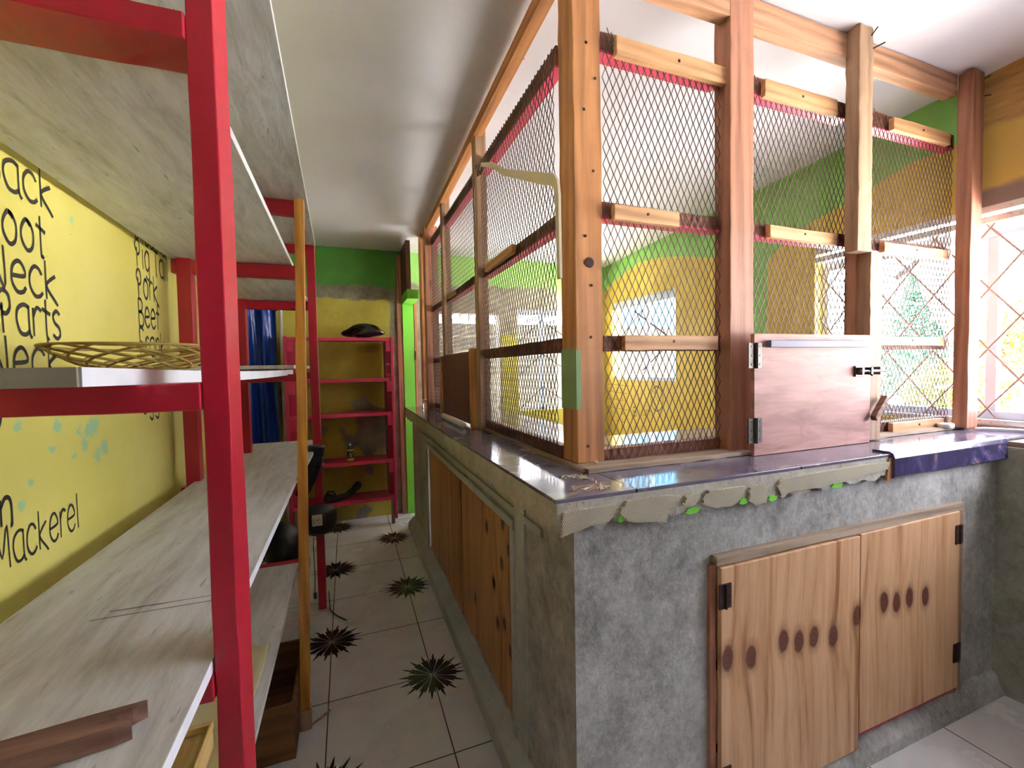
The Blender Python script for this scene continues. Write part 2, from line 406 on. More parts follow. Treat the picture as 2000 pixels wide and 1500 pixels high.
MT['leaf3'] = m_foliage('mixed_hedge_leaves', '3c6c3c', '64803c')
def m_block():
    M_ = Mat('grey_block_wall', .85)
    x, y, z = M_.sep(M_.pos)
    n = M_.N.new('ShaderNodeTexBrick'); M_.link(M_.comb(x, z, 0.0), n.inputs[0]); n.inputs['Scale'].default_value = 1.0
    n.inputs['Brick Width'].default_value = .4; n.inputs['Row Height'].default_value = .2; n.inputs['Mortar Size'].default_value = .012
    n.inputs['Color1'].default_value = lin('302d26'); n.inputs['Color2'].default_value = lin('38342b'); n.inputs['Mortar'].default_value = lin('545040')
    M_.col(n.outputs[0]); return M_.m
MT['block'] = m_block()
MT['road'] = m_concrete('pale_road', 'c0beb8', 'd0cec8', 'dcdad4', .2)
MT['whitewall'] = paint('white_house_wall', 'e6e2da', 'd8d4cc', .8)
MT['darkwall'] = paint('dim_rear_wall', '6e6a64', '65615b', .8)
MT['bouncecut'] = paint('dark_bounce_cut', '4a3f36', '40362e', .8)  # dark so the added unseen side wall bounces little light
MT['cardboard'] = paint('cream_foam_sheet', 'cfc79c', 'bdb488', .7, .5, 8)
MT['glass'] = None
gm = Mat('clear_glass', .02); gm.b.inputs['Transmission Weight'].default_value = 1.0; gm.b.inputs['Base Color'].default_value = (.95, .98, 1, 1); MT['glass'] = gm.m

# ------------------------------------------------------------------ mesh helpers
class MB:
    def __init__(s): s.v = []; s.f = []
    def add(s, vs, fs):
        k = len(s.v); s.v += [tuple(p) for p in vs]; s.f += [tuple(i + k for i in f) for f in fs]; return s
    def box(s, x0, x1, y0, y1, z0, z1):
        return s.add([(x0, y0, z0), (x1, y0, z0), (x1, y1, z0), (x0, y1, z0), (x0, y0, z1), (x1, y0, z1), (x1, y1, z1), (x0, y1, z1)],
                     [(0, 3, 2, 1), (4, 5, 6, 7), (0, 1, 5, 4), (1, 2, 6, 5), (2, 3, 7, 6), (3, 0, 4, 7)])
    def hexa(s, bot, top):
        return s.add(list(bot) + list(top), [(0, 3, 2, 1), (4, 5, 6, 7), (0, 1, 5, 4), (1, 2, 6, 5), (2, 3, 7, 6), (3, 0, 4, 7)])
    def beam(s, a, b, w_, h_, up=(0, 0, 1)):
        a = Vector(a); b = Vector(b); d = (b - a).normalized(); up = Vector(up)
        if abs(d.dot(up)) > .98: up = Vector((0, 1, 0))
        x = d.cross(up).normalized(); y = x.cross(d).normalized()
        c = [x * (-w_ / 2) + y * (-h_ / 2), x * (w_ / 2) + y * (-h_ / 2), x * (w_ / 2) + y * (h_ / 2), x * (-w_ / 2) + y * (h_ / 2)]
        return s.hexa([a + k for k in c], [b + k for k in c])
    def tube(s, pts, r, n=8, cap=True):
        pts = [Vector(p) for p in pts]; rs = r if isinstance(r, (list, tuple)) else [r] * len(pts)
        vs = []; fs = []; prev = None
        for i, p in enumerate(pts):
            d = (pts[min(i + 1, len(pts) - 1)] - pts[max(i - 1, 0)]).normalized()
            if prev is None:
                up = Vector((0, 0, 1)) if abs(d.z) < .9 else Vector((1, 0, 0)); x = d.cross(up).normalized()
            else: x = (prev - d * prev.dot(d)).normalized()
            prev = x; y = d.cross(x)
            for k in range(n):
                a = 2 * PI * k / n; vs.append(p + (x * math.cos(a) + y * math.sin(a)) * rs[i])
        for i in range(len(pts) - 1):
            for k in range(n):
                a = i * n + k; b = i * n + (k + 1) % n; fs.append((a, b, b + n, a + n))
        if cap: fs += [tuple(range(n))[::-1], tuple(range((len(pts) - 1) * n, len(pts) * n))]
        return s.add(vs, fs)
    def lathe(s, prof, c, n=20, axis='z'):
        vs = []; fs = []
        for r, h in prof:
            for k in range(n):
                a = 2 * PI * k / n; p = (r * math.cos(a), r * math.sin(a), h)
                if axis == 'y': p = (p[0], p[2], p[1])
                vs.append((c[0] + p[0], c[1] + p[1], c[2] + p[2]))
        for i in range(len(prof) - 1):
            for k in range(n):
                a = i * n + k; b = i * n + (k + 1) % n; fs.append((a, b, b + n, a + n))
        fs += [tuple(range(n))[::-1], tuple(range((len(prof) - 1) * n, len(prof) * n))]
        return s.add(vs, fs)
    def prism(s, poly, axis, d0, d1):
        n = len(poly)
        def P(u, v, d): return {'x': (d, u, v), 'y': (u, d, v), 'z': (u, v, d)}[axis]
        return s.add([P(u, v, d0) for u, v in poly] + [P(u, v, d1) for u, v in poly],
                     [tuple(range(n)), tuple(range(n, 2 * n))[::-1]] + [(i, (i + 1) % n, (i + 1) % n + n, i + n) for i in range(n)])
    def grid(s, fn, nu, nv, thick=0):
        vs = [fn(i / nu, j / nv) for j in range(nv + 1) for i in range(nu + 1)]
        fs = [(j * (nu + 1) + i, j * (nu + 1) + i + 1, (j + 1) * (nu + 1) + i + 1, (j + 1) * (nu + 1) + i) for j in range(nv) for i in range(nu)]
        return s.add(vs, fs)
    def build(s, name, mat, parent=None, bevel=0, smooth=False, solid=0, sub=0):
        me = bpy.data.meshes.new(name); me.from_pydata(s.v, [], s.f); 
        bm = bmesh.new(); bm.from_mesh(me); bmesh.ops.recalc_face_normals(bm, faces=bm.faces); bm.to_mesh(me); bm.free()
        me.materials.append(MT[mat] if isinstance(mat, str) else mat)
        o = bpy.data.objects.new(name, me); COL.objects.link(o)
        if parent is not None:
            o.parent = parent; o.matrix_parent_inverse = Matrix.Translation(-parent.location)
        if smooth:
            for p in me.polygons: p.use_smooth = True
        if solid:
            q = o.modifiers.new('solid', 'SOLIDIFY'); q.thickness = solid; q.offset = 0
        if sub:
            q = o.modifiers.new('sub', 'SUBSURF'); q.levels = sub; q.render_levels = sub
        if bevel:
            q = o.modifiers.new('bevel', 'BEVEL'); q.width = bevel; q.segments = 2; q.limit_method = 'ANGLE'
        return o

def tag(o, label=None, cat=None, group=None, kind=None):
    if label: o['label'] = label
    if cat: o['category'] = cat
    if group: o['group'] = group
    if kind: o['kind'] = kind
    return o
def thing(name, loc, label, cat, group=None):
    o = bpy.data.objects.new(name, None); COL.objects.link(o); o.location = loc; o.empty_display_size = .05
    return tag(o, label, cat, group)
def lab(o, t): o['label'] = t; return o

def rough_edge_box(mb, x0, x1, y0, y1, z0, z1, axis, n=10, amp=.0015):
    """timber with slightly uneven arrises"""
    if axis == 'z': st = [(z0 + (z1 - z0) * i / n) for i in range(n + 1)]
    elif axis == 'x': st = [(x0 + (x1 - x0) * i / n) for i in range(n + 1)]
    else: st = [(y0 + (y1 - y0) * i / n) for i in range(n + 1)]
    vs = []; fs = []
    def j(): return random.uniform(-amp, amp)
    for q in st:
        if axis == 'z': ring = [(x0, y0, q), (x1, y0, q), (x1, y1, q), (x0, y1, q)]; ring = [(a + j(), b + j(), c) for a, b, c in ring]
        elif axis == 'x': ring = [(q, y0, z0), (q, y1, z0), (q, y1, z1), (q, y0, z1)]; ring = [(a, b + j(), c + j()) for a, b, c in ring]
        else: ring = [(x0, q, z0), (x1, q, z0), (x1, q, z1), (x0, q, z1)]; ring = [(a + j(), b, c + j()) for a, b, c in ring]
        vs += ring
    for i in range(n):
        for k in range(4):
            a = i * 4 + k; b = i * 4 + (k + 1) % 4; fs.append((a, b, b + 4, a + 4))
    fs += [(0, 1, 2, 3), tuple(n * 4 + k for k in (3, 2, 1, 0))]
    mb.add(vs, fs); return mb

def CEIL(y): return 2.668 - .0545 * y

# ------------------------------------------------------------------ setting
def struct(name, mb, mat, parent=None, label=None, **k):
    o = mb.build(name, mat, parent, **k)
    if parent is None: o['kind'] = 'structure'; o['category'] = name.split('_')[0]
    if label: o['label'] = label
    return o
YB = -2.2
struct('floor', MB().add([(-1.1, YB, 0), (2.82, YB, 0), (2.82, 4.31, 0), (-1.1, 4.31, 0)], [(0, 1, 2, 3)]), 'floor', label='white tiled floor with black starburst motifs')
cb = MB().hexa([(-1.1, YB, CEIL(YB)), (2.82, YB, CEIL(YB)), (2.82, 4.31, CEIL(4.31)), (-1.1, 4.31, CEIL(4.31))],
               [(-1.1, YB, 3.0), (2.82, YB, 3.0), (2.82, 4.31, 3.0), (-1.1, 4.31, 3.0)])
struct('ceiling', cb, 'ceiling', label='white painted ceiling with faint stains')
struct('wall_bounce_cut', MB().box(-.78, -.66, YB, .30, 0, 2.95), 'bouncecut', label='unseen dark wall added beside the viewer to cut bounce light')  # out of view; dark segment added to keep bounce off the near red post
wl = struct('wall_left', MB().box(-.74, -.62, .30, 3.15, 0, 2.95), 'wall_yellow', label='yellow wall with handwritten food list behind the red shelves')
struct('wall_alcove', MB().box(-1.02, -.9, 3.15, 4.19, 0, 2.95).box(-1.02, -.74, 3.05, 3.15, 0, 2.95), 'wall_back', label='short wall behind the blue sheet')
def wall_holes(mb, axis, d0, d1, a0, a1, z1, holes):
    """wall slab with rectangular openings; holes sorted along a"""
    cur = a0
    def B(p, q, r, s_):
        if q - p < 1e-4 or s_ - r < 1e-4: return
        if axis == 'x': mb.box(d0, d1, p, q, r, s_)
        else: mb.box(p, q, d0, d1, r, s_)
    for h0, h1, b, t in holes:
        B(cur, h0, 0, z1); B(h0, h1, 0, b); B(h0, h1, t, z1); cur = h1
    B(cur, a1, 0, z1); return mb
struct('wall_back', wall_holes(MB(), 'y', 4.19, 4.31, -1.1, 2.7, 2.95, [(.76, 1.46, .93, 1.89), (1.655, 2.40, .9, 1.95)]), 'wall_back', label='far wall patchy green above yellow and bare concrete')
struct('wall_right', wall_holes(MB(), 'x', 2.70, 2.82, YB, 4.31, 2.95, [(-.60, 1.865, 1.05, 2.03), (3.08, 4.05, 1.2, 2.02)]), 'wall_right', label='window wall painted green over yellow')
struct('wall_front', MB().box(-1.1, 2.82, YB - .12, YB, 0, 2.95), 'darkwall', label='wall behind the viewer')
struct('trim_1', MB().box(2.43, 2.70, YB, .945, 0, 1.0), 'concrete_dark', label='thick concrete ledge wall under the right window')
sl = MB(); rough_edge_box(sl, 2.45, 2.72, YB, 1.02, 1.0, 1.02, 'y', 8)
struct('trim_2', sl, 'greywood_y', label='worn wooden window sill board')

# window 1 (right, long) with tracks, mullions and diagonal grille
def rod(mb, a, b, r=.004): mb.tube([a, b], r, 6)
w1 = thing('window_1', (2.76, .1, 1.05), 'long window beside the right post with diamond grille', 'window'); w1['kind'] = 'structure'
fb = MB()
fb.box(2.70, 2.735, -.60, 1.865, 2.00, 2.03).box(2.70, 2.72, -.60, 1.865, 1.955, 1.985)
fb.build('window_track', 'alu', w1, bevel=.002)
MB().box(2.72, 2.80, -.60, 1.865, 1.05, 1.075).build('window_sill', 'alu', w1, bevel=.002)
fb = MB()
for y in (-.58, .10, 1.10, 1.85): fb.box(2.762, 2.798, y - .02, y + .02, 1.11, 1.90)
fb.box(2.76, 2.80, -.60, 1.865, 1.90, 1.955).box(2.76, 2.80, -.60, 1.865, 1.075, 1.11)
fb.build('window_frame', 'windowframe', w1, bevel=.003)
gb = MB(); P_ = .20
k = -.8 - .93
while k < 1.865:
    for sgn in (1, -1):
        y0 = k; z0, z1 = 1.08, 1.98
        ya, yb = (y0, y0 + .66) if sgn > 0 else (y0 + .66, y0)
        pa = Vector((2.738 + .004 * sgn, ya, z0)); pb = Vector((2.738 + .004 * sgn, yb, z1))
        # clip in y
        t0, t1 = 0, 1
        for lim, s_ in ((-.8, 1), (1.865, -1)):
            da = (pa.y - lim) * s_; db = (pb.y - lim) * s_
            if da < 0 and db < 0: t0 = 2
            elif da < 0: t0 = max(t0, da / (da - db))
            elif db < 0: t1 = min(t1, da / (da - db))
        if t0 < t1: rod(gb, pa.lerp(pb, t0), pa.lerp(pb, t1), .0045)
    k += P_
gb.build('grille', 'grille', w1)
# street side gate bars (pale blue) seen beyond
gb = MB()
for a_, b_ in (((2.79, 1.49, 1.79), (2.79, 1.245, 1.975)), ((2.79, 1.05, 1.94), (2.79, .62, 1.80)), ((2.79, 1.05, 1.28), (2.79, .6, 1.40))): gb.beam(a_, b_, .012, .028)
gb.build('brace_bar', 'windowframe', w1)
# window 2 : small right window
w2 = thing('window_2', (2.76, 3.56, 1.2), 'small window in the yellow wall inside the mesh cage', 'window'); w2['kind'] = 'structure'
fb = MB().box(2.715, 2.745, 3.08, 4.05, 1.94, 2.02).box(2.75, 2.78, 3.50, 3.55, 1.2, 1.94).box(2.715, 2.745, 3.08, 4.05, 1.2, 1.235)
fb.build('window_frame', 'windowframe', w2, bevel=.003)
gb = MB(); rod(gb, (2.77, 3.75, 1.90), (2.77, 3.10, 1.52), .008); rod(gb, (2.77, 3.62, 1.30), (2.77, 3.15, 1.60), .008); rod(gb, (2.77, 4.04, 1.62), (2.77, 3.62, 1.9), .006)
gb.build('grille', 'nail', w2)
# window 3, 4 : far wall
w3 = thing('window_3', (1.11, 4.25, .93), 'wide far opening with thin bars facing the block yard', 'window'); w3['kind'] = 'structure'
gb = MB()
for i in range(8): rod(gb, (.80 + i * .09, 4.25, .93), (.80 + i * .09, 4.25, 1.89), .004)
for z in (1.1, 1.3, 1.5, 1.7): rod(gb, (.76, 4.25, z), (1.46, 4.25, z), .004)
gb.build('grille', 'cream', w3)
w4 = thing('window_4', (2.02, 4.25, .9), 'bright far window with crossed wires and a pale mullion', 'window'); w4['kind'] = 'structure'
fb = MB().box(1.655, 2.40, 4.24, 4.27, 1.90, 1.95).box(1.93, 1.97, 4.24, 4.27, .9, 1.9).box(1.655, 2.40, 4.24, 4.27, .9, .93)
fb.build('window_frame', 'windowframe', w4, bevel=.002)
gb = MB()
for z in (1.02, 1.37, 1.72):
    rod(gb, (1.66, 4.23, z - .12), (1.95, 4.23, z + .12), .004); rod(gb, (1.95, 4.23, z + .12), (2.38, 4.23, z - .15), .004)
gb.build('grille', 'nail', w4)

# green doorway at the corridor end
d1 = thing('door_1', (.55, 4.1, 0), 'bright green door frame at the corridor end beside the counter', 'door'); d1['kind'] = 'structure'
MB().box(.50, .60, 4.14, 4.188, 0, 2.03).build('door_jamb', 'greenpaint', d1, bevel=.003)
MB().box(.50, .60, 3.79, 4.14, 1.95, 2.03).build('door_head', 'greenpaint', d1, bevel=.003)
q = MB(); rough_edge_box(q, .50, .535, 3.79, 4.188, 2.03, CEIL(4.19) - .002, 'y', 3); q.build('transom_panel', 'brownboard', d1)
MB().box(.605, .63, 4.14, 4.185, 0, 2.03).build('door_stop', 'pine', d1, bevel=.002)
MB().box(.60, .612, 4.128, 4.142, 1.44, 1.52).build('hinge', 'hinge_old', d1)
q = MB(); rough_edge_box(q, .455, .497, 4.155, 4.188, 0, 2.40, 'z', 8, .002)
struct('trim_3', q, 'redwood', label='dark brown timber strip beside the green door frame')
# white pipe at far left
q = MB().tube([(-.50, 4.14, 0), (-.50, 4.14, 2.0)], .014, 10)
struct('trim_4', q, 'white', smooth=True, label='white pipe rising beside the blue sheet')

# ------------------------------------------------------------------ painted lettering on the left wall
G = {
 'a': (.72, [[(.62, .70), (.40, .75), (.14, .62), (.08, .35), (.22, .06), (.45, .02), (.62, .12)], [(.62, .74), (.62, .1), (.72, -.06)]]),
 'b': (.7, [[(.1, 1), (.1, 0)], [(.1, .5), (.35, .72), (.6, .55), (.6, .15), (.35, 0), (.1, .1)]]),
 'c': (.66, [[(.60, .58), (.48, .72), (.28, .74), (.1, .52), (.1, .22), (.28, .02), (.48, .03), (.62, .14)]]),
 'e': (.7, [[(.12, .38), (.60, .44), (.52, .68), (.34, .75), (.14, .58), (.1, .24), (.28, .02), (.50, .04), (.62, .16)]]),
 'f': (.5, [[(.52, .90), (.40, 1.0), (.26, .9), (.24, .0)], [(.06, .66), (.46, .62)]]),
 'g': (.7, [[(.58, .66), (.34, .75), (.1, .5), (.16, .1), (.4, .02), (.56, .2)], [(.58, .74), (.58, -.2), (.38, -.34), (.16, -.22)]]),
 'h': (.66, [[(.1, 1), (.1, 0)], [(.1, .5), (.35, .74), (.55, .6), (.56, 0)]]),
 'i': (.3, [[(.14, .72), (.14, 0)], [(.13, .92), (.16, .96)]]),
 'k': (.68, [[(.12, 1), (.12, .0)], [(.56, .66), (.14, .36), (.52, -.02), (.62, -.12)]]),
 'l': (.3, [[(.14, 1), (.14, 0)]]),
 'm': (.9, [[(.08, .72), (.08, 0)], [(.08, .5), (.26, .74), (.42, .6), (.42, 0)], [(.42, .5), (.6, .74), (.78, .6), (.78, 0)]]),
 'n': (.66, [[(.1, .72), (.1, 0)], [(.1, .5), (.32, .75), (.54, .6), (.56, 0), (.48, -.06)]]),
 'o': (.68, [[(.46, .62), (.3, .75), (.1, .5), (.1, .22), (.3, .0), (.52, .12), (.58, .45), (.46, .68), (.3, .75)]]),
 'r': (.5, [[(.1, .72), (.1, 0)], [(.1, .5), (.28, .74), (.48, .66)]]),
 's': (.56, [[(.48, .66), (.3, .75), (.12, .6), (.2, .42), (.42, .3), (.46, .1), (.28, 0), (.08, .1)]]),
 't': (.46, [[(.22, 1), (.22, .04), (.32, 0)], [(.02, .74), (.44, .62)]]),
 'u': (.64, [[(.1, .72), (.1, .2), (.3, 0), (.5, .2), (.52, .72)], [(.52, .3), (.56, 0)]]),
 'y': (.6, [[(.08, .72), (.3, .2)], [(.54, .74), (.3, -.1), (.12, -.3)]]),
 'B': (.7, [[(.1, 1), (.12, 0)], [(.1, 1), (.4, .98), (.54, .78), (.4, .56), (.12, .52)], [(.12, .52), (.5, .48), (.64, .24), (.46, .0), (.12, 0)]]),
 'C': (.72, [[(.64, .8), (.48, 1), (.22, .96), (.08, .6), (.12, .2), (.34, 0), (.62, .14)]]),
 'D': (.72, [[(.12, 1), (.12, 0), (.5, .14), (.62, .5), (.48, .88), (.12, 1)]]),
 'E': (.62, [[(.5, 1), (.12, 1), (.12, 0), (.52, .02)], [(.12, .52), (.42, .52)]]),
 'F': (.62, [[(.54, .96), (.12, 1), (.12, 0)], [(.12, .52), (.46, .48)]]),
 'H': (.7, [[(.1, 1), (.1, 0)], [(.58, 1), (.58, 0)], [(.1, .5), (.58, .5)]]),
 'M': (.9, [[(.08, 0), (.14, 1), (.42, .3), (.7, 1), (.78, 0)]]),
 'N': (.8, [[(.1, 0), (.1, 1), (.62, .02), (.64, 1)]]),
 'P': (.7, [[(.24, .58), (.1, .62), (.04, .8), (.24, 1), (.48, .9), (.52, .62), (.36, .46), (.2, .48)], [(.2, .7), (.22, 0)]]),
 'S': (.66, [[(.58, .84), (.4, 1), (.16, .9), (.14, .66), (.46, .44), (.56, .2), (.36, 0), (.1, .12)]]),
 'T': (.66, [[(.04, .98), (.62, .92)], [(.3, .95), (.3, .06), (.36, 0)]]),
 'U': (.7, [[(.1, 1), (.1, .2), (.3, 0), (.52, .16), (.56, 1)]]),
 'R': (.7, [[(.12, 0), (.12, 1), (.5, .9), (.5, .6), (.12, .5), (.6, 0)]]),
 'Q': (.7, [[(.3, 0), (.1, .3), (.1, .7), (.3, 1), (.55, .7), (.55, .3), (.3, 0)]]),
 ' ': (.45, []),
}
def smooth_line(p, n=4):
    if len(p) < 3: return p
    out = []
    for i in range(len(p) - 1):
        a = p[max(i - 1, 0)]; b = p[i]; c = p[i + 1]; d = p[min(i + 2, len(p) - 1)]
        for k in range(n):
            t = k / n
            out.append(tuple(.5 * (2 * b[j] + (c[j] - a[j]) * t + (2 * a[j] - 5 * b[j] + 4 * c[j] - d[j]) * t * t + (3 * b[j] - a[j] - 3 * c[j] + d[j]) * t ** 3) for j in (0, 1)))
    out.append(p[-1]); return out
def stroke(mb, pts, fn, wd, lift=.0008):
    """flat painted stroke of varying width; pts in plane, fn maps (u,v,lift)->3d"""
    n = len(pts)
    L_ = []; R_ = []
    for i, p in enumerate(pts):
        a = pts[max(i - 1, 0)]; b = pts[min(i + 1, n - 1)]
        dx, dy = b[0] - a[0], b[1] - a[1]; l = math.hypot(dx, dy) or 1
        ww = wd * (.62 + .55 * abs(dx / l))      # brush: heavier across, thinner down
        nx, ny = -dy / l * ww / 2, dx / l * ww / 2
        L_.append((p[0] + nx, p[1] + ny)); R_.append((p[0] - nx, p[1] - ny))
    vs = [fn(u, v, lift) for u, v in L_] + [fn(u, v, lift) for u, v in R_]
    mb.add(vs, [(i, i + 1, n + i + 1, n + i) for i in range(n - 1)])
def write(mb, text, fn, u, v, h, pitch, wd, italic=0.0, right=False):
    tot = sum(G[c][0] for c in text) * pitch / .68
    if right: u = u - tot
    for ch in text:
        wdt, st = G[ch]
        for ln in st:
            pts = [(u + (x + italic * y) * pitch / .68, v + y * h) for x, y in smooth_line(ln)]
            stroke(mb, pts, fn, wd)
        u += wdt * pitch / .68
LW = lambda u, v, l: (-.62 + l, u, v)
tx = MB()
for t, r_, b, h, p in (('Back', 1.33, 1.724, .084, .054), ('Foot', 1.295, 1.616, .086, .052), ('Neck', 1.33, 1.522, .086, .053), ('Parts', 1.335, 1.436, .084, .047), ('Neck', 1.325, 1.345, .086, .054), ('Curry', 1.145, 1.275, .085, .048), ('Corn', 1.145, 1.066, .07, .042), ('Mackerel', 1.365, .982, .083, .037)):
    write(tx, t, LW, r_, b, h, p, .008 if p > .04 else .0055, right=True)
for t, b in (('Slice Ham', 1.785), ('Pig Tail', 1.700), ('Pork', 1.603), ('Beef', 1.508), ('Frank', 1.41), ('Egg', 1.228)):
    write(tx, t, LW, 1.745, b, .088, .046 if t != 'Slice Ham' else .040, .008)
lab(tx.build('painted_lettering', 'ink', wl), 'black hand painted food names')

# pencil chart on the right wall inside the cage
RW = lambda u, v, l: (2.70 - l, -u, v)
tx = MB()
def ell(cx, cy, rx, ry, n=28): return [(cx + rx * math.cos(2 * PI * i / n), cy + ry * math.sin(2 * PI * i / n)) for i in range(n + 1)]
stroke(tx, ell(-3.33, 1.035, .085, .115), RW, .010); stroke(tx, [(-3.37, 1.09), (-3.30, .98)], RW, .006); stroke(tx, [(-3.38, .99), (-3.34, .96)], RW, .006); stroke(tx, [(-3.39, 1.10), (-3.32, 1.09)], RW, .005)
for z, e in ((1.15, -3.76), (1.07, -3.78), (.99, -3.80), (.90, -3.78)): stroke(tx, [(-4.15, z), (e, z - .01)], RW, .004)
write(tx, 'U', RW, -3.62, 1.0, .1, .07, .007); write(tx, 'B', RW, -3.70, .84, .09, .07, .008); write(tx, 'urr', RW, -3.55, .86, .08, .06, .005)
for i in range(5):
    for j in range(3): stroke(tx, smooth_line([(-4.1 + j * .1 + random.uniform(-.01, .01), 1.12 - i * .08), (-4.07 + j * .1, 1.10 - i * .08), (-4.09 + j * .1, 1.08 - i * .08), (-4.05 + j * .1, 1.08 - i * .08)]), RW, .004)
tx.build('pencil_chart', 'inkgrey', bpy.data.objects['wall_right'])

# ------------------------------------------------------------------ counter
ct = thing('counter', (1.4, 1.0, 0), 'L shaped rough cement counter base with plywood cupboard doors', 'counter')
cbd = MB()
# front wall with cupboard opening (x .95..2.16, z .08...80)
def jag(x0, x1, n, z, amp): return [(x0 + (x1 - x0) * i / n, z + random.uniform(-amp, amp)) for i in range(n + 1)]
XL, XR, YF = .513, 2.43, .945
cbd.box(XL, .945, YF, 1.07, 0, .95).box(2.165, XR, YF, 1.07, 0, .95).box(.945, 2.165, YF, 1.07, .805, .95).box(.945, 2.165, YF, 1.07, 0, .075)
cbd.box(XL, .63, 1.07, 1.34, 0, .95).box(XL, .63, 3.06, 3.76, 0, .95).box(XL, .63, 1.34, 3.06, .84, .95).box(XL, .63, 1.34, 3.06, 0, .10)
cbd.box(.63, 1.08, 3.64, 3.76, 0, .95).box(2.43, 2.70, .945, 1.07, 0, .95)
cbd.build('cement_wall', 'concrete', ct)
MB().box(.945, 2.165, 1.5, 1.52, .0, .9).build('cupboard_back', 'concrete_dark', ct)
# sloping cement kerb at the foot
kb = MB()
n = 24
def kerb_front(u, v):
    x = XL - .03 + u * (XR - XL + .03); prof = [(.0, .905), (.035, .912), (.07, .935), (.085, .9445)]
    z, y = prof[int(round(v * 3))]
    return (x, y + (random.uniform(-.006, .006) if 0 < v < 1 else 0), z + (random.uniform(-.005, .01) if v > .4 else 0))
kb.grid(kerb_front, 40, 3)
kb.build('foot_kerb', 'concrete', ct)
kb = MB(); kb.prism([(.453, 0), (.5135, 0), (.5135, .105), (.505, .10), (.458, .06)], 'y', .94, 3.76)
kb.build('foot_kerb', 'trim_grey', ct, bevel=.004)
# side panels
q = MB()
q.box(.497, .512, 1.34, 3.06, .815, .845).box(.497, .512, 1.34, 1.37, .10, .815).box(.497, .512, 3.03, 3.06, .10, .815)
q.build('panel_frame', 'trim_grey', ct, bevel=.003)
q = MB(); rough_edge_box(q, .505, .535, 1.255, 1.34, .10, .95, 'z', 14, .002); q.box(.505, .53, 1.13, 3.3, .862, .885)
q.build('painted_margin', 'trim_grey', ct)
for a, b, lb in ((1.37, 2.12, 'nearer orange plywood side panel'), (2.135, 3.03, 'farther orange plywood side panel')):
    lab(MB().box(.520, .532, a, b, .105, .815).build('side_panel', 'plyside', ct, bevel=.002), lb)
MB().box(.514, .522, 2.118, 2.137, .105, .815).build('cover_strip', 'pine', ct, bevel=.002)
# cupboard frame and doors
q = MB(); rough_edge_box(q, .95, 2.165, .925, .95, .785, .81, 'x', 12, .0015); q.build('cupboard_frame_head', 'greywood_x', ct)
q = MB(); rough_edge_box(q, 2.13, 2.165, .928, .95, .09, .785, 'z', 6, .001); q.build('cupboard_frame_jamb', 'greywood', ct)
q = MB(); rough_edge_box(q, .935, .958, .935, .96, .04, .785, 'z', 6, .002); q.build('cupboard_frame_jamb', 'redwood', ct)
MB().box(.955, 2.13, .940, .95, .778, .786).build('primer_strip', 'purplestrip', ct)
MB().box(1.555, 2.13, .930, .95, .09, .108).build('primer_strip', 'magenta', ct)
def cup_door(x0, x1, z0, z1, hx, zs, lb):
    d = MB().box(x0, x1, .918, .934, z0, z1).build('cupboard_door', 'plydoor', ct, bevel=.002); lab(d, lb)
    for z in zs:
        h = MB().box(hx - .022, hx + .022, .9145, .9185, z - .035, z + .035).tube([(hx, .913, z - .035), (hx, .913, z + .035)], .004, 8)
        for dz in (-.025, 0, .025): h.lathe([(.0035, 0), (.003, -.0015)], (hx + .013, .914, z + dz), 8, 'y').lathe([(.0035, 0), (.003, -.0015)], (hx - .013, .914, z + dz), 8, 'y')
        h.build('hinge', 'hinge_old', d)
cup_door(.960, 1.552, .06, .780, .972, (.70, .17), 'left cupboard door, pale plywood with six knots')
cup_door(1.556, 2.122, .112, .784, 2.112, (.70, .25), 'right cupboard door, pale plywood with five knots')

# ------------------------------------------------------------------ countertop
tp = thing('countertop', (.6, 1.2, 1.03), 'dark tiled L shaped countertop with broken mortar edges', 'countertop')
sl = MB()
def slab_edge(u0, u1, n, zt, zb, amp):
    top = [(u0, zt), (u1, zt)]; bot = [(u1 + (u0 - u1) * i / n, zb + random.uniform(-amp, amp) + .008 * math.sin(i * 1.7)) for i in range(n + 1)]
    return top + bot
sl.prism(slab_edge(.512, 2.44, 60, 1.024, .958, .008), 'y', .925, .945)
sl.prism(slab_edge(.926, 3.775, 60, 1.024, .948, .004), 'x', .458, .5125)
sl.box(.5125, 2.70, .945, 1.68, .951, 1.024).box(.5125, 1.09, 1.68, 3.775, .951, 1.024)
sl.build('mortar_slab', 'slab', tp)
for poly, lb in (
    ([(.464, .945), (.541, .962), (.600, .966), (.622, .995), (.612, 1.006), (.506, 1.004), (.472, 1.0)], 0),
    ([(.652, .958), (.771, .936), (.782, .975), (.822, 1.002), (.755, 1.011), (.652, 1.008), (.629, .984)], 0),
    ([(.83, .975), (.86, .968), (.885, .985), (.88, 1.002), (.84, 1.0)], 0),
    ([(.895, .969), (.94, .953), (1.005, .951), (1.03, .965), (1.055, 1.002), (.918, 1.004), (.90, .99)], 0),
    ([(1.062, .958), (1.089, .942), (1.129, .944), (1.142, .975), (1.119, 1.002), (1.069, .992)], 0),
    ([(1.175, .985), (1.192, .948), (1.224, .962), (1.29, .966), (1.357, .963), (1.50, .97), (1.60, .982), (1.69, .985), (1.70, 1.01), (1.475, 1.010), (1.202, 1.008)], 0)):
    cx = sum(p[0] for p in poly) / len(poly); cz = sum(p[1] for p in poly) / len(poly)
    pl = []
    for i, p in enumerate(poly):
        q2 = poly[(i + 1) % len(poly)]
        for t in (0, .33, .66):
            pl.append((p[0] + (q2[0] - p[0]) * t + random.uniform(-.003, .003), p[1] + (q2[1] - p[1]) * t + random.uniform(-.002, .002)))
    MB().prism(pl, 'y', .917, .927).build('adhesive_patch', 'patch', tp)
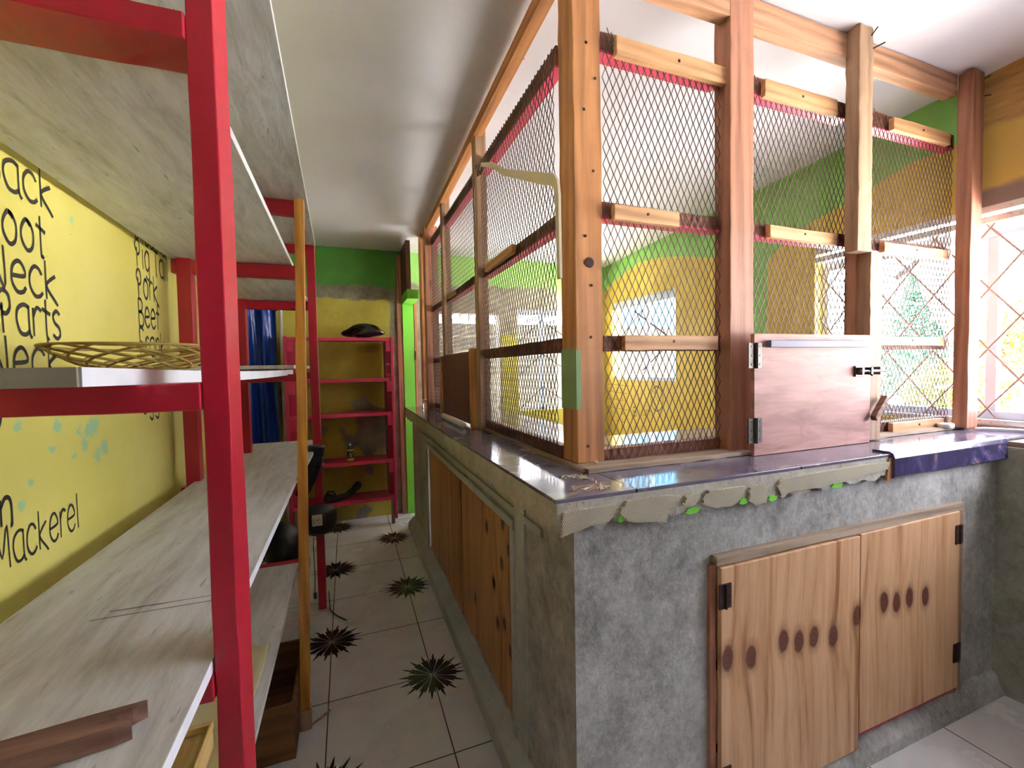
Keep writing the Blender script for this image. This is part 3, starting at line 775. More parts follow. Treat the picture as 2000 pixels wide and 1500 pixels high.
for x, z, w_ in ((.635, .965, .5), (.86, .955, 1.1), (1.045, .957, .8), (1.16, .952, .8), (1.44, .958, 1.2)):
    MB().prism([(x - .02 * w_, z - .003), (x - .005, z - .009), (x + .018 * w_, z - .006), (x + .026 * w_, z + .004), (x + .004, z + .010), (x - .012 * w_, z + .006)], 'y', .921, .927).build('green_paint_smear', 'greenpaint', tp)
tl = MB().box(.454, 2.70, .925, 1.69, 1.024, 1.034).box(.454, 1.10, 1.69, 3.78, 1.024, 1.034)
lab(tl.build('tile_surface', 'tile', tp, bevel=.0015), 'glossy dark marbled tiles')
q = MB()
prof = [(.915, .952), (.911, .96), (.911, 1.02), (.916, 1.035), (.93, 1.042), (.98, 1.041), (.98, 1.0345), (.926, 1.0345), (.926, .95)]
q.prism(prof, 'x', 1.715, 2.44) if False else q.add([(x, y, z + (0 if z > 1 else (random.uniform(-.002, .002)))) for x in (1.715, 2.425) for y, z in prof], [tuple(range(9)), tuple(range(9, 18))[::-1]] + [(i, (i + 1) % 9, (i + 1) % 9 + 9, i + 9) for i in range(9)])
lab(q.build('bullnose_tile', 'nosing', tp), 'dark purple marbled edge tile with a rounded lip')
q = MB().prism([(1.69, .945), (1.714, .94), (1.714, 1.02), (1.70, 1.02)], 'y', .92, .927); q.build('edge_filler', 'pine', tp)

# ------------------------------------------------------------------ mesh cage
pt = thing('mesh_partition', (1.0, 1.18, 1.034), 'pine framed partition of expanded metal mesh standing on the counter', 'partition')
ZT = 1.034
def post(x0, x1, y0, y1, z0, z1, mat, lb=None, amp=.0015):
    q = MB(); rough_edge_box(q, x0, x1, y0, y1, z0, z1, 'z', 22, amp)
    o = q.build('post', mat, pt, bevel=.003)
    if lb: o['label'] = lb
    return o
cp = post(.663, .760, 1.19, 1.285, 1.048, CEIL(1.24), 'pine', 'thick orange corner post with a green paint patch')
q = MB().box(.6608, .6625, 1.189, 1.287, 1.215, 1.405).box(.6608, .678, 1.1878, 1.1895, 1.218, 1.40); lab(q.build('paint_patch', 'mutedgreen', cp), 'muted green paint patch')
nb = MB()
for x, z in ((.70, 1.10), (.715, 1.44), (.72, 1.60), (.70, 1.75), (.73, 1.95), (.70, 2.13), (.74, 2.23), (.71, 2.33)):
    nb.lathe([(.0045, 0), (.004, -.002)], (x, 1.1895, z), 8, 'y')
nb.build('nail_head', 'nail', cp)
MB().lathe([(.016, 0), (.015, -.0015)], (.713, 1.1895, 1.67), 16, 'y').build('knot', 'hinge_old', cp).scale = (1, 1, 1)
post(1.238, 1.345, 1.145, 1.215, ZT + .006, CEIL(1.19), 'redwood', 'reddish brown post beside the plywood hatch')
post(1.90, 1.968, 1.152, 1.195, 1.45, CEIL(1.19), 'redwood', 'dark stained post behind the hatch')
post(1.825, 1.905, 1.10, 1.15, 1.77, CEIL(1.1) - .002, 'greywood', 'grey brown upper post standing proud of the rail')
post(1.91, 1.985, 1.105, 1.17, ZT + .003, 1.775, 'greywood', 'short weathered post beside the hatch bolt')
post(2.56, 2.645, 1.092, 1.145, ZT + .01, CEIL(1.1) - .01, 'redwood', 'right end post with weathered base against the window')
# side arm posts
post(.625, .680, 2.10, 2.165, ZT, CEIL(2.1) - .02, 'greywood', 'second side post with nailed mesh edge')
post(.628, .684, 2.93, 2.99, 1.43, CEIL(2.9) - .01, 'greywood', 'third side post above the brown shutter')
post(.600, .700, 3.45, 3.54, ZT, CEIL(3.5) - .01, 'redwood', 'orange post near the far end of the side screen')
post(.600, .690, 3.66, 3.77, ZT, CEIL(3.7) - .01, 'pine', 'last post of the side screen beside the green frame')
post(.595, .640, 2.165, 2.20, ZT, 1.45, 'pine', 'short orange post at the near end of the shutter')
post(.610, .655, 2.205, 2.24, ZT, 1.455, 'redwood', 'short reddish post next to the shutter')
post(.610, .655, 2.99, 3.04, ZT, 1.43, 'redwood', 'short post at the far end of the shutter')
def rail(x0, x1, y0, y1, z0, z1, axis, mat, nm='rail', lb=None, n=10):
    q = MB(); rough_edge_box(q, x0, x1, y0, y1, z0, z1, axis, n, .0012)
    o = q.build(nm, mat, pt, bevel=.002)
    if lb: o['label'] = lb
    return o
def slope_rail_x(x0, x1, y0, y1, z0, z1, mat, lb): return rail(x0, x1, y0, y1, z0, z1, 'x', mat, 'rail', lb)
# top beam (front) and side
rail(.76, 2.56, 1.146, 1.192, 2.512, CEIL(1.17) - .004, 'x', 'pine_x', 'top_beam', 'long orange top beam of the front screen')
q = MB(); q.hexa([(.615, 1.285, 2.520), (.66, 1.285, 2.520), (.66, 3.66, 2.425), (.615, 3.66, 2.425)], [(.615, 1.285, 2.575), (.66, 1.285, 2.575), (.66, 3.66, 2.46), (.615, 3.66, 2.46)])
lab(q.build('top_beam', 'pine_y', pt, bevel=.002), 'orange top beam of the side screen')
FR = ((.76, 1.238), (1.345, 1.90), (1.968, 2.64))
for i, (a, b) in enumerate(FR):
    for (z0, z1) in ((2.318, 2.378), (1.815, 1.862), (1.397, 1.446), (1.045, 1.085)):
        if i == 1 and z0 < 1.5: continue
        if i == 2 and z0 < 2: a2 = 1.985
        else: a2 = a
        r_ = rail(a2, b, 1.19, 1.235, z0, z1, 'x', 'redwood_x')
        if z0 > 1.5: MB().box(a2, b, 1.189, 1.236, z0 - .005, z0 + .002).build('pink_underside', 'pinkpaint', r_)
    # battens over the mesh
bat = [(.775, 1.236, 2.268, 2.325), (1.375, 1.745, 2.268, 2.325), (2.08, 2.47, 2.275, 2.325), (.762, 1.005, 1.787, 1.832), (1.40, 1.75, 1.790, 1.832), (2.03, 2.46, 1.785, 1.825), (.795, 1.165, 1.397, 1.443), (2.0, 2.45, 1.412, 1.447), (2.10, 2.46, 1.052, 1.092)]
for x0, x1, z0, z1 in bat:
    x0 *= 1.033; x1 *= 1.033; z0 = 1.35 + (z0 - 1.35) * 1.033; z1 = 1.35 + (z1 - 1.35) * 1.033
    o = rail(x0, x1, 1.162, 1.182, z0, z1, 'x', 'batten', 'batten', None, 6)
    MB().lathe([(.005, 0), (.0045, -.002)], ((x0 + x1) / 2, 1.1625, (z0 + z1) / 2 + .004), 8, 'y').build('nail_head', 'nail', o)
SD = ((1.285, 2.10), (2.165, 2.93), (2.99, 3.45))
for i, (a, b) in enumerate(SD):
    for z0, z1 in ((2.31, 2.375), (1.80, 1.845), (1.397, 1.443), (1.045, 1.09)):
        if i == 1 and z0 < 1.5: continue
        if i == 2 and z0 < 1.5: a = 3.04
        r_ = rail(.655, .69, a, b, z0, z1, 'y', 'redwood_y')
        if 1.5 < z0: MB().box(.653, .692, a, b, z0 - .005, z0 + .002).build('pink_underside', 'pinkpaint', r_)
rail(.622, .642, 1.62, 1.98, 1.80, 1.835, 'y', 'batten_y', 'batten')
rail(.622, .642, 2.62, 2.80, 1.80, 1.825, 'y', 'batten_y', 'batten')
# sill strips the screen stands on
q = MB(); rough_edge_box(q, .655, 1.30, 1.11, 1.20, ZT + .001, ZT + .014, 'x', 12, .0015); q.build('sill_strip', 'greywood_x', pt)
q = MB(); rough_edge_box(q, 1.985, 2.66, 1.13, 1.20, ZT + .001, ZT + .012, 'x', 12, .0015); q.build('sill_strip', 'greywood_x', pt)
q = MB(); rough_edge_box(q, .645, .70, 1.13, 2.10, ZT + .0005, ZT + .0135, 'y', 16, .0015); q.build('sill_strip', 'greywood_y', pt)
# expanded metal
def mesh_panel(u0, u1, z0, z1, fn, pu=.0133, pz=.053, wd=.0015, dp=.0010):
    """zigzag strands; fn(u, depth, z)"""
    mb = MB(); nu = int(round((u1 - u0) / pu)); pu = (u1 - u0) / nu; nz = int(round((z1 - z0) / (pz / 2)))
    hz = (z1 - z0) / nz
    for i in range(nu):
        vs = []; fs = []
        uc = u0 + (i + .5) * pu
        for j in range(nz + 1):
            s_ = 1 if (j + i) % 2 == 0 else -1
            u = uc + s_ * (pu / 2 - wd * .5); z = z0 + j * hz
            tw = .0003 * s_
            for du, dd in ((-wd, -dp + tw), (wd, -dp - tw), (wd, dp - tw), (-wd, dp + tw)):
                vs.append(fn(u + du * .8, dd, z))
        for j in range(nz):
            for k in range(4):
                a = j * 4 + k; b = j * 4 + (k + 1) % 4; fs.append((a, b, b + 4, a + 4))
        mb.add(vs, fs)
    return mb
FX = lambda u, d, z: (u, 1.186 + d, z)
for a, b, z0, z1 in ((.762, 1.236, 1.05, 2.37), (1.347, 1.90, 1.46, 2.37), (1.99, 2.62, 1.05, 2.37)):
    mesh_panel(a, b, z0, z1, FX).build('mesh_sheet', 'metal', pt)
mesh_panel(1.97, 1.99, 1.78, 2.37, FX).build('mesh_sheet', 'metal', pt)
SX = lambda u, d, z: (.648 + d, u, z)
for a, b, z0, z1 in ((1.287, 2.115, 1.05, 2.37), (2.15, 2.95, 1.45, 2.37), (2.975, 3.45, 1.05, 2.37)):
    mesh_panel(a, b, z0, z1, SX).build('mesh_sheet', 'metal', pt)
# wavy cut edges nailed over the side posts
for (yy, xx, z0, z1) in ((2.099, .665, 1.06, 2.2), (2.929, .668, 1.45, 2.2)):
    pts = []; z = z0
    while z < z1: pts.append((xx + .010 * (1 if int((z - z0) / .026) % 2 else -1), yy - .003, z)); z += .026
    MB().tube(pts, .0016, 5).build('mesh_edge', 'metal', pt)
# shutter panel in the side screen
lab(MB().box(.622, .634, 2.24, 2.99, ZT + .012, 1.435).build('shutter', 'brownboard', pt, bevel=.002), 'dark red brown board shutter')
rail(.634, .655, 2.24, 2.99, 1.425, 1.445, 'y', 'redwood_y', 'rail')
# hatch
ht = MB().box(1.282, 1.888, 1.088, 1.103, ZT + .001, 1.449).build('hatch', 'hatch', pt, bevel=.002); lab(ht, 'pinkish plywood hatch with bolt')
lab(MB().box(1.335, 1.845, 1.068, 1.088, 1.402, 1.426).build('batten', 'greybatten', ht, bevel=.002), 'slate grey painted batten')
for z in (1.375, 1.122):
    h = MB().box(1.255, 1.284, 1.0855, 1.0895, z - .042, z + .042).box(1.290, 1.312, 1.083, 1.0875, z - .042, z + .042).tube([(1.287, 1.082, z - .043), (1.287, 1.082, z + .043)], .006, 10)
    for dz in (-.03, 0, .03): h.lathe([(.0035, 0), (.003, -.0018)], (1.269, 1.0855, z + dz), 8, 'y').lathe([(.0035, 0), (.003, -.0018)], (1.303, 1.0835, z + dz), 8, 'y')
    h.build('hinge', 'hinge', ht)
h = MB().box(1.79, 1.875, 1.081, 1.088, 1.292, 1.332).tube([(1.795, 1.072, 1.312), (1.945, 1.072, 1.312)], .006, 10).box(1.80, 1.812, 1.064, 1.083, 1.298, 1.326).box(1.852, 1.864, 1.064, 1.083, 1.298, 1.326)
h.box(1.915, 1.945, 1.07, 1.103, 1.297, 1.327).tube([(1.835, 1.072, 1.312), (1.835, 1.05, 1.295)], .004, 8)
h.build('bolt', 'hinge', ht, bevel=.001)
q = MB().beam((1.878, 1.070, 1.13), (1.975, 1.086, 1.205), .02, .022); lab(q.build('turn_button', 'offcut', pt, bevel=.002), 'small slanted wooden turn button')
# twisted mesh ends
q = MB()
for (x, z) in ((.775, 2.34), (.79, 2.33), (1.362, 2.34), (1.38, 2.33), (2.04, 2.34), (2.055, 2.33)):
    q.tube([(x, 1.182, z - .02), (x + .012, 1.175, z + .01), (x - .004, 1.17, z + .035)], .0014, 5).tube([(x + .014, 1.182, z - .02), (x, 1.175, z + .015)], .0014, 5)
q.build('loose_wire_end', 'metal', pt)
# nails at beam ends
q = MB()
for p, d in (((1.89, 1.10, 2.575), (.02, -.01, .03)), ((1.90, 1.10, 2.53), (.02, -.03, .008)), ((2.63, 1.1, 2.56), (.05, -.01, .03)), ((2.64, 1.1, 2.5), (.05, -.01, .01))):
    q.tube([p, tuple(p[i] + d[i] for i in range(3))], .0025, 6)
q.build('nail', 'nail', pt)

# bent steel bracket hung on the side screen
q = MB()
pts = [(.612, 1.96, 2.285), (.612, 1.80, 2.215), (.612, 1.66, 2.125), (.612, 1.5, 2.05), (.612, 1.30, 1.955)]
arm = [(Vector(p), .016) for p in pts]
bend = [(.612, 1.23, 1.925), (.612, 1.205, 1.90), (.612, 1.198, 1.865), (.612, 1.196, 1.80), (.612, 1.193, 1.615)]
allp = [Vector(p) for p in pts + bend]
vs = []; fs = []
for i, p in enumerate(allp):
    d = (allp[min(i + 1, len(allp) - 1)] - allp[max(i - 1, 0)]).normalized(); nrm = d.cross(Vector((1, 0, 0))).normalized()
    ww = .008 + .010 * min(1, i / 4) if i < 6 else .016 - .0018 * (i - 5)
    for sx, sn in ((-.006, -1), (.004, -1), (.004, 1), (-.006, 1)): vs.append(p + Vector((sx, 0, 0)) + nrm * ww * sn)
for i in range(len(allp) - 1):
    for k in range(4):
        a = i * 4 + k; b = i * 4 + (k + 1) % 4; fs.append((a, b, b + 4, a + 4))
fs += [(0, 1, 2, 3), tuple(len(vs) - 4 + k for k in (3, 2, 1, 0))]
br = thing('shelf_bracket', (.612, 1.23, 1.62), 'cream bent metal bracket hanging from wire on the side mesh', 'bracket')
q.add(vs, fs); q.build('bent_arm', 'cream', br, bevel=.0015, smooth=False)
q = MB()
for i in range(7): q.tube([(.606 + random.uniform(-.01, .01), 2.0 + random.uniform(-.02, .02), 2.28 + random.uniform(-.03, .03)) for _ in range(5)], .002, 5)
q.tube([(.605, 2.06, 2.26), (.603, 2.07, 2.15), (.605, 2.06, 2.02)], .004, 6)
q.build('tie_wire', 'metal', br)

# ------------------------------------------------------------------ red shelving unit
sh = thing('shelving_unit', (-.38, 1.6, 0), 'tall crimson framed shelving unit with whitewashed boards along the yellow wall', 'shelf')
def sbeam(nm, a, b, w_, h_, mat, lb=None, n=10, amp=.0012):
    a = Vector(a); b = Vector(b); q = MB()
    d = (b - a); dn = d.normalized(); up = Vector((0, 0, 1)) if abs(dn.z) < .9 else Vector((0, 1, 0))
    x = dn.cross(up).normalized(); y = x.cross(dn).normalized(); vs = []; fs = []
    for i in range(n + 1):
        p = a + d * i / n
        for sx, sy in ((-1, -1), (1, -1), (1, 1), (-1, 1)):
            vs.append(p + x * (sx * w_ / 2 + random.uniform(-amp, amp)) + y * (sy * h_ / 2 + random.uniform(-amp, amp)))
    for i in range(n):
        for k in range(4):
            r0 = i * 4 + k; r1 = i * 4 + (k + 1) % 4; fs.append((r0, r1, r1 + 4, r0 + 4))
    fs += [(0, 1, 2, 3), tuple(n * 4 + k for k in (3, 2, 1, 0))]
    q.add(vs, fs); o = q.build(nm, mat, sh, bevel=.002)
    if lb: o['label'] = lb
    return o
# posts: width measured across x, h along y
sbeam('post', (-.1715, .757, 0), (-.1715, .757, 2.025), .032, .080, 'red', 'nearest crimson post', 16)
sbeam('post', (-.575, .757, 0), (-.575, .757, 2.025), .045, .06, 'red', 'near back post')
sbeam('post', (-.55, 1.975, 0), (-.55, 1.975, 2.03), .045, .05, 'red', 'middle back post')
sbeam('post', (-.165, 2.69, 0), (-.165, 2.69, 2.045), .042, .05, 'red', 'farthest front post')
sbeam('post', (-.51, 2.70, 0), (-.51, 2.70, 2.045), .042, .05, 'red', 'farthest back post')
o = sbeam('post', (-.184, 1.80, 0), (-.151, 1.915, 2.02), .034, .036, 'yellowpost', 'varnished yellow post leaning as a prop'); 
MB().box(-.206, -.163, 1.775, 1.82, 0, .075).build('post_shoe', 'greywood', o, bevel=.004)
for y0, y1, x1, zs in ((.712, .80, -.188, ((1.798, 1.832), (1.300, 1.337), (.887, .924), (.54, .576))), (1.955, 1.995, -.165, ((1.975, 2.03), (1.722, 1.773), (1.31, 1.34), (.885, .923), (.54, .574))), (2.68, 2.72, -.17, ((2.0, 2.048), (1.69, 1.735), (1.31, 1.345), (.87, .90)))):
    for z0, z1 in zs:
        q = MB(); rough_edge_box(q, -.59, x1, y0, y1, z0, z1, 'x', 8, .001); q.build('crossbar', 'red', sh, bevel=.002)
def board(pts_bot, th, lb, edge=True, n=14, sag=0.0, warp=.0):
    """pts_bot: x_back, x_front0, x_front1, y0, y1, z0, z1 (underside)"""
    xb, xf0, xf1, y0, y1, z0, z1 = pts_bot
    vs = []; fs = []
    for i in range(n + 1):
        t = i / n; y = y0 + (y1 - y0) * t; z = z0 + (z1 - z0) * t - sag * math.sin(PI * t); xf = xf0 + (xf1 - xf0) * t
        vs += [(xb, y, z), (xf, y, z + warp * math.sin(PI * t)), (xf, y, z + th + warp * math.sin(PI * t)), (xb, y, z + th)]
    for i in range(n):
        for k in range(4):
            a = i * 4 + k; b = i * 4 + (k + 1) % 4; fs.append((a, b, b + 4, a + 4))
    fs += [(0, 1, 2, 3), tuple(n * 4 + k for k in (3, 2, 1, 0))]
    o = MB().add(vs, fs).build('shelf_board', 'shelf', sh)
    o['label'] = lb
    if edge:
        vs2 = []; fs2 = []
        for i in range(n + 1):
            t = i / n; y = y0 + (y1 - y0) * t; z = z0 + (z1 - z0) * t - sag * math.sin(PI * t) + warp * math.sin(PI * t); xf = xf0 + (xf1 - xf0) * t
            vs2 += [(xf - .0005, y, z), (xf + .0012, y, z), (xf + .0012, y, z + th), (xf - .0005, y, z + th)]
        for i in range(n):
            for k in range(4):
                a = i * 4 + k; b = i * 4 + (k + 1) % 4; fs2.append((a, b, b + 4, a + 4))
        fs2 += [(0, 1, 2, 3), tuple(n * 4 + k for k in (3, 2, 1, 0))]
        MB().add(vs2, fs2).build('painted_edge', 'shelfedge', o)
    return o
board((-.61, -.100, -.142, .25, 2.72, 2.027, 2.050), .016, 'topmost board under the ceiling')
board((-.595, -.191, -.191, .802, 2.02, 1.80, 1.775), .018, 'near board above the lettering')
board((-.56, -.191, -.191, 2.03, 2.97, 1.745, 1.736), .013, 'far board above eye level')
b_ = board((-.59, -.262, -.215, .593, 2.10, 1.338, 1.338), .021, 'eye level board with a chipped white edge and grey end', sag=.006)
MB().box(-.59, -.264, .590, .5935, 1.338, 1.359).build('end_grain', 'shelfraw', b_)
board((-.56, -.191, -.191, 1.90, 2.97, 1.362, 1.368), .014, 'short warped far board at eye level')
board((-.545, -.191, -.191, .16, 2.07, .925, .925), .019, 'broad waist height board in the foreground')
board((-.55, -.191, -.170, 1.93, 3.02, .904, .90), .018, 'far waist height board slipped below the near one')
board((-.55, -.200, -.200, .30, 1.90, .577, .577), .018, 'lowest whitewashed board', False)
# pencil lines on the waist board
PL = (((-.41, .913), (-.195, .908)), ((-.392, .935), (-.195, .929)))
q = MB()
for a_, b_ in PL: stroke(q, [a_, b_], lambda u, v, l: (u, v, .944 + l), .0018)
q.build('pencil_line', 'ink', sh)

tag(MB().lathe([(.008, 0), (.006, -.001)], (.695, 1.65, CEIL(1.65) - .0005), 12).build('paint_spot', 'pinkpaint', bpy.data.objects['ceiling']), 'pink paint spot')
# basket
bk = thing('wicker_basket', (-.40, 1.15, 1.36), 'shallow open weave wicker basket on the eye level board', 'basket')
def bpt(a, t, phase=0):
    r = .072 + .083 * t ** .8; z = 1.3625 + .045 * t ** 1.2
    return (-.400 + r * math.cos(a), 1.15 + r * 1.05 * math.sin(a), z)
q = MB()
for k in range(12):
    for sg in (1, -1):
        a0 = 2 * PI * k / 12
        q.tube([bpt(a0 + sg * s_ / 10 * 1.5, math.sin(PI * s_ / 20) if False else s_ / 10) for s_ in range(11)], .0024, 6)
q.build('weave', MT.setdefault('wicker', plain('olive_wicker', '8a7430', .6)), bk, smooth=True)
q = MB(); q.tube([bpt(2 * PI * i / 40, 1) for i in range(41)], .0026, 6, False).tube([bpt(2 * PI * i / 40 + .1, .97 + .03 * math.sin(i)) for i in range(41)], .0022, 6, False)
q.build('rim', MT['wicker'], bk, smooth=True)
q = MB(); q.tube([bpt(2 * PI * i / 32, 0) for i in range(33)], .0025, 6, False)
for i in range(9): q.tube([bpt(PI * i / 9, 0), bpt(PI * i / 9 + PI, 0)], .0018, 5)
q.build('woven_bottom', MT['wicker'], bk, smooth=True)

# broken offcut on the waist board
q = MB()
oa = Vector((-.44, .585)); ob = Vector((-.238, .607)); od = (ob - oa).normalized(); on_ = Vector((-od.y, od.x))
def OP(t, k): p = oa + od * t + on_ * k; return (p.x, p.y)
poly = [OP(0, -.018), OP(.08, -.0165), OP(.15, -.018), OP(.190, -.0175), OP(.205, -.014), OP(.196, -.008), OP(.172, -.003), OP(.188, .001), OP(.178, .006), OP(.200, .010), OP(.212, .0165), OP(.16, .0175), OP(.07, .0165), OP(0, .018)]
q.prism(poly, 'z', .9455, .967)
tag(q.build('wood_offcut', 'offcut'), 'splintered brown wood offcut lying on the waist height board', 'wood')

# things on the lowest board
q = MB()
def sheet(u, v):
    x = -.50 + u * .285; y = .75 + v * .57
    return (x, y, .603 + .05 * max(0, u - .75) * 2 + .012 * math.sin(v * 5) * u + (.03 if v > .95 and .6 < u < .9 else 0))
q.grid(sheet, 12, 14)
tr = thing('foam_liner', (-.36, 1.0, .597), 'cream moulded liner with a black hole on the lowest board', 'tray')
q.build('curled_sheet', 'cardboard', tr, solid=.006, smooth=True)
q = MB().prism([(-.285, 1.20), (-.25, 1.20), (-.245, 1.235), (-.262, 1.255), (-.288, 1.24)], 'z', .632, .636); q.build('black_hole', 'black', tr)
q = MB().box(-.47, -.262, .55, .98, .624, .66)
cr = thing('wooden_plank_box', (-.37, .78, .62), 'flat printed wooden crate lying on the cream liner', 'box')
q.build('crate_body', 'crate', cr, bevel=.003)
q = MB().box(-.47, -.262, .975, .985, .66, .675).box(-.268, -.262, .55, .98, .66, .675); q.build('crate_lip', 'crate', cr, bevel=.002)
# brown box on floor
bx = thing('wooden_box', (-.28, 1.88, 0), 'open dark brown wooden box on the floor behind the yellow post', 'box')
q = MB().box(-.42, -.205, 1.66, 1.67, 0, .20).box(-.42, -.205, 2.05, 2.06, 0, .20).box(-.215, -.205, 1.67, 2.05, 0, .20).box(-.42, -.41, 1.67, 2.05, 0, .20).box(-.41, -.215, 1.67, 2.05, 0, .01)
q.build('box_wall', 'box', bx, bevel=.002)
tag(MB().tube([(-.165, 1.79, .006), (-.14, 1.81, .006), (-.10, 1.84, .008)], .004, 6).build('twig', 'redwood'), 'small reddish twig on the floor by the yellow post', 'twig')

# white bracket against the yellow wall behind the shelf
q = MB(); q.tube([(-.605, 2.34, 1.765), (-.605, 2.27, 1.765), (-.605, 2.245, 1.745), (-.605, 2.235, 1.70), (-.605, 2.232, 1.53)], .013, 8)
wb = thing('wall_bracket', (-.605, 2.24, 1.05), 'white enamel bracket leaning on the yellow wall behind the shelves', 'bracket')
q.build('upper_arm', 'white', wb, smooth=True)
MB().tube([(-.605, 2.232, 1.53), (-.605, 2.225, 1.04)], .010, 8).build('lower_arm', 'cream', wb, smooth=True)

# black gear hanging near the far post
cn = thing('black_motor_housing', (-.16, 2.58, .45), 'rounded black appliance with a paper tag hanging at the far red post', 'appliance')
q = MB(); q.lathe([(.02, -.075), (.055, -.07), (.085, -.045), (.095, 0), (.092, .045), (.07, .07), (.02, .078)], (-.165, 2.60, .535), 20)
q.build('housing', 'black', cn, smooth=True)
lab(MB().box(-.192, -.142, 2.498, 2.504, .535, .592).build('paper_tag', 'cream', cn), 'handwritten paper tag')
q = MB(); stroke(q, [(-.185, .575), (-.18, .55), (-.184, .545)], lambda u, v, l: (u, 2.4975 - l, v), .003); stroke(q, [(-.172, .57), (-.166, .56), (-.155, .572), (-.15, .56)], lambda u, v, l: (u, 2.4975 - l, v), .003)
q.build('tag_scribble', 'ink', cn)
MB().tube([(-.19, 2.55, .46), (-.192, 2.53, .42), (-.188, 2.52, .30), (-.190, 2.51, .17)], .0022, 6).tube([(-.190, 2.51, .175), (-.190, 2.51, .145)], .008, 8).build('cord', 'black', cn, smooth=True)
hs = thing('ribbed_hose', (-.17, 2.6, .72), 'black ribbed hose end beside the far red post', 'hose')
q = MB(); pp = []; rr = []
for i in range(29):
    t = i / 28; pp.append((-.165 - .085 * t ** 1.6, 2.60, .945 - .27 * t)); rr.append(.042 - .012 * t + (.004 if i % 2 else 0))
q.tube(pp, rr, 16); q.build('hose_body', 'black', hs, smooth=True)
q = MB()
for z in (.93, .885, .865, .845, .825): q.tube([(-.17 + .041 * math.cos(a), 2.60 + .041 * math.sin(a), z) for a in [2 * PI * i / 16 for i in range(17)]], .0018, 5, False)
q.build('grey_ring', 'hinge', hs)
def blob(c, r, sc, seed, sub=3, amp=.18):
    rnd = random.Random(seed); bm = bmesh.new(); bmesh.ops.create_icosphere(bm, subdivisions=sub, radius=r)
    ph = [(rnd.uniform(0, 6), rnd.uniform(2, 6), Vector((rnd.uniform(-1, 1), rnd.uniform(-1, 1), rnd.uniform(-1, 1)))) for _ in range(7)]
    for v in bm.verts:
        n_ = v.co.normalized(); k = 1 + amp * sum(math.sin(p[0] + p[1] * n_.dot(p[2])) for p in ph) / 3
        v.co = Vector((v.co.x * sc[0], v.co.y * sc[1], v.co.z * sc[2])) * k + Vector(c)
    vs = [tuple(v.co) for v in bm.verts]; fs = [tuple(x.index for x in f.verts) for f in bm.faces]; bm.free()
    return MB().add(vs, fs)
tag(blob((-.30, 2.32, .52), .11, (.8, 1.2, 1.1), 4).build('black_bag', 'black', smooth=True), 'slumped black bag under the shelves near the far post', 'bag')
tag(MB().tube([(-.13, 2.66, .10), (-.125, 2.62, .012), (-.09, 2.56, .004), (-.04, 2.49, .004)], .003, 6).build('loose_cable', 'black', smooth=True), 'thin dark cable trailing on the floor from the far red post', 'cable')

# ------------------------------------------------------------------ far pink shelf
ps = thing('pink_shelf', (-.03, 4.05, 0), 'deep pink five tier shelf with perforated crate sides against the far wall', 'shelf')
for z in (1.625, 1.278, .985, .575, .245):
    lip = .018
    q = MB(); q.box(-.44, .365, 3.92, 4.17, z - lip, z); q.build('shelf_board', 'magenta', ps, bevel=.002)
    MB().box(-.44, .355, 3.908, 3.921, z - .026, z + .002).build('front_lip', 'pinkpaint', ps, bevel=.002)
MB().box(.365, .385, 3.905, 3.945, .05, 1.635).build('front_post', 'pinkpaint', ps, bevel=.002)
MB().box(-.462, -.442, 3.905, 3.945, .05, 1.635).build('front_post', 'pinkpaint', ps, bevel=.002)
MB().box(.322, .364, 3.935, 4.17, .26, 1.60).build('side_panel', 'perf', ps)
MB().box(-.44, -.385, 3.935, 4.17, .26, 1.60).build('side_panel', 'magenta', ps)
for z in (1.625, 1.278, .985, .575):
    MB().box(.325, .364, 3.906, 3.922, z - .115, z - .027).build('corner_block', 'pinkpaint', ps, bevel=.002)
    MB().box(-.44, -.39, 3.906, 3.922, z - .115, z - .027).build('corner_block', 'pinkpaint', ps, bevel=.002)
MB().box(.335, .364, 3.93, 3.96, 0, .226).build('foot', 'greywood', ps, bevel=.002); MB().box(-.44, -.41, 3.93, 3.96, 0, .226).build('foot', 'greywood', ps, bevel=.002)
q = MB()
for i in range(14): q.add([(x_ := -.40 + .33 * i / 13 + random.uniform(-.01, .01), 3.912, .9875), (x_ + .018, 3.915, .9875), (x_ + .014, 3.93, .9875), (x_ + .002, 3.928, .9875)], [(0, 1, 2, 3)])
tag(q.build('paint_flakes', 'white', ps), kind='stuff')
tag(blob((.165, 4.02, 1.686), .10, (1.65, .9, .52), 12, 4, .26).build('bin_bag', 'blackgloss', smooth=True), 'crumpled glossy black plastic bag on top of the pink shelf', 'bag')
cn = thing('spray_can', (.012, 3.96, .575), 'slim black and yellow spray can standing on the pink shelf', 'can')
MB().lathe([(.026, 0), (.027, .004), (.027, .118), (.024, .128), (.013, .134)], (.012, 3.96, .577), 18).build('can_body', 'black', cn, smooth=True)
YL = plain('yellow_print', 'cbb02c', .5)
for z, h in ((.58, .028), (.668, .014)): MB().lathe([(.0274, .0), (.0274, h)], (.012, 3.96, z), 18).build('yellow_band', YL, cn, smooth=True)
q = MB(); stroke(q, [(0, .62), (.01, .66), (.02, .615), (.028, .655)], lambda u, v, l: (u, 3.9322 - l, v), .006); q.build('printed_mark', 'white', cn)
MB().lathe([(.009, 0), (.009, .014), (.006, .02)], (.012, 3.96, .711), 12).build('nozzle', 'white', cn, smooth=True)
sd = thing('sandal', (-.03, 3.98, .245), 'black rubber sandal lying sole up on the lowest pink shelf', 'shoe')
q = MB(); pp = [(-.20, 3.96, .30), (-.16, 3.965, .275), (-.10, 3.97, .270), (-.03, 3.975, .285), (.03, 3.98, .325), (.07, 3.985, .365), (.085, 3.985, .38)]
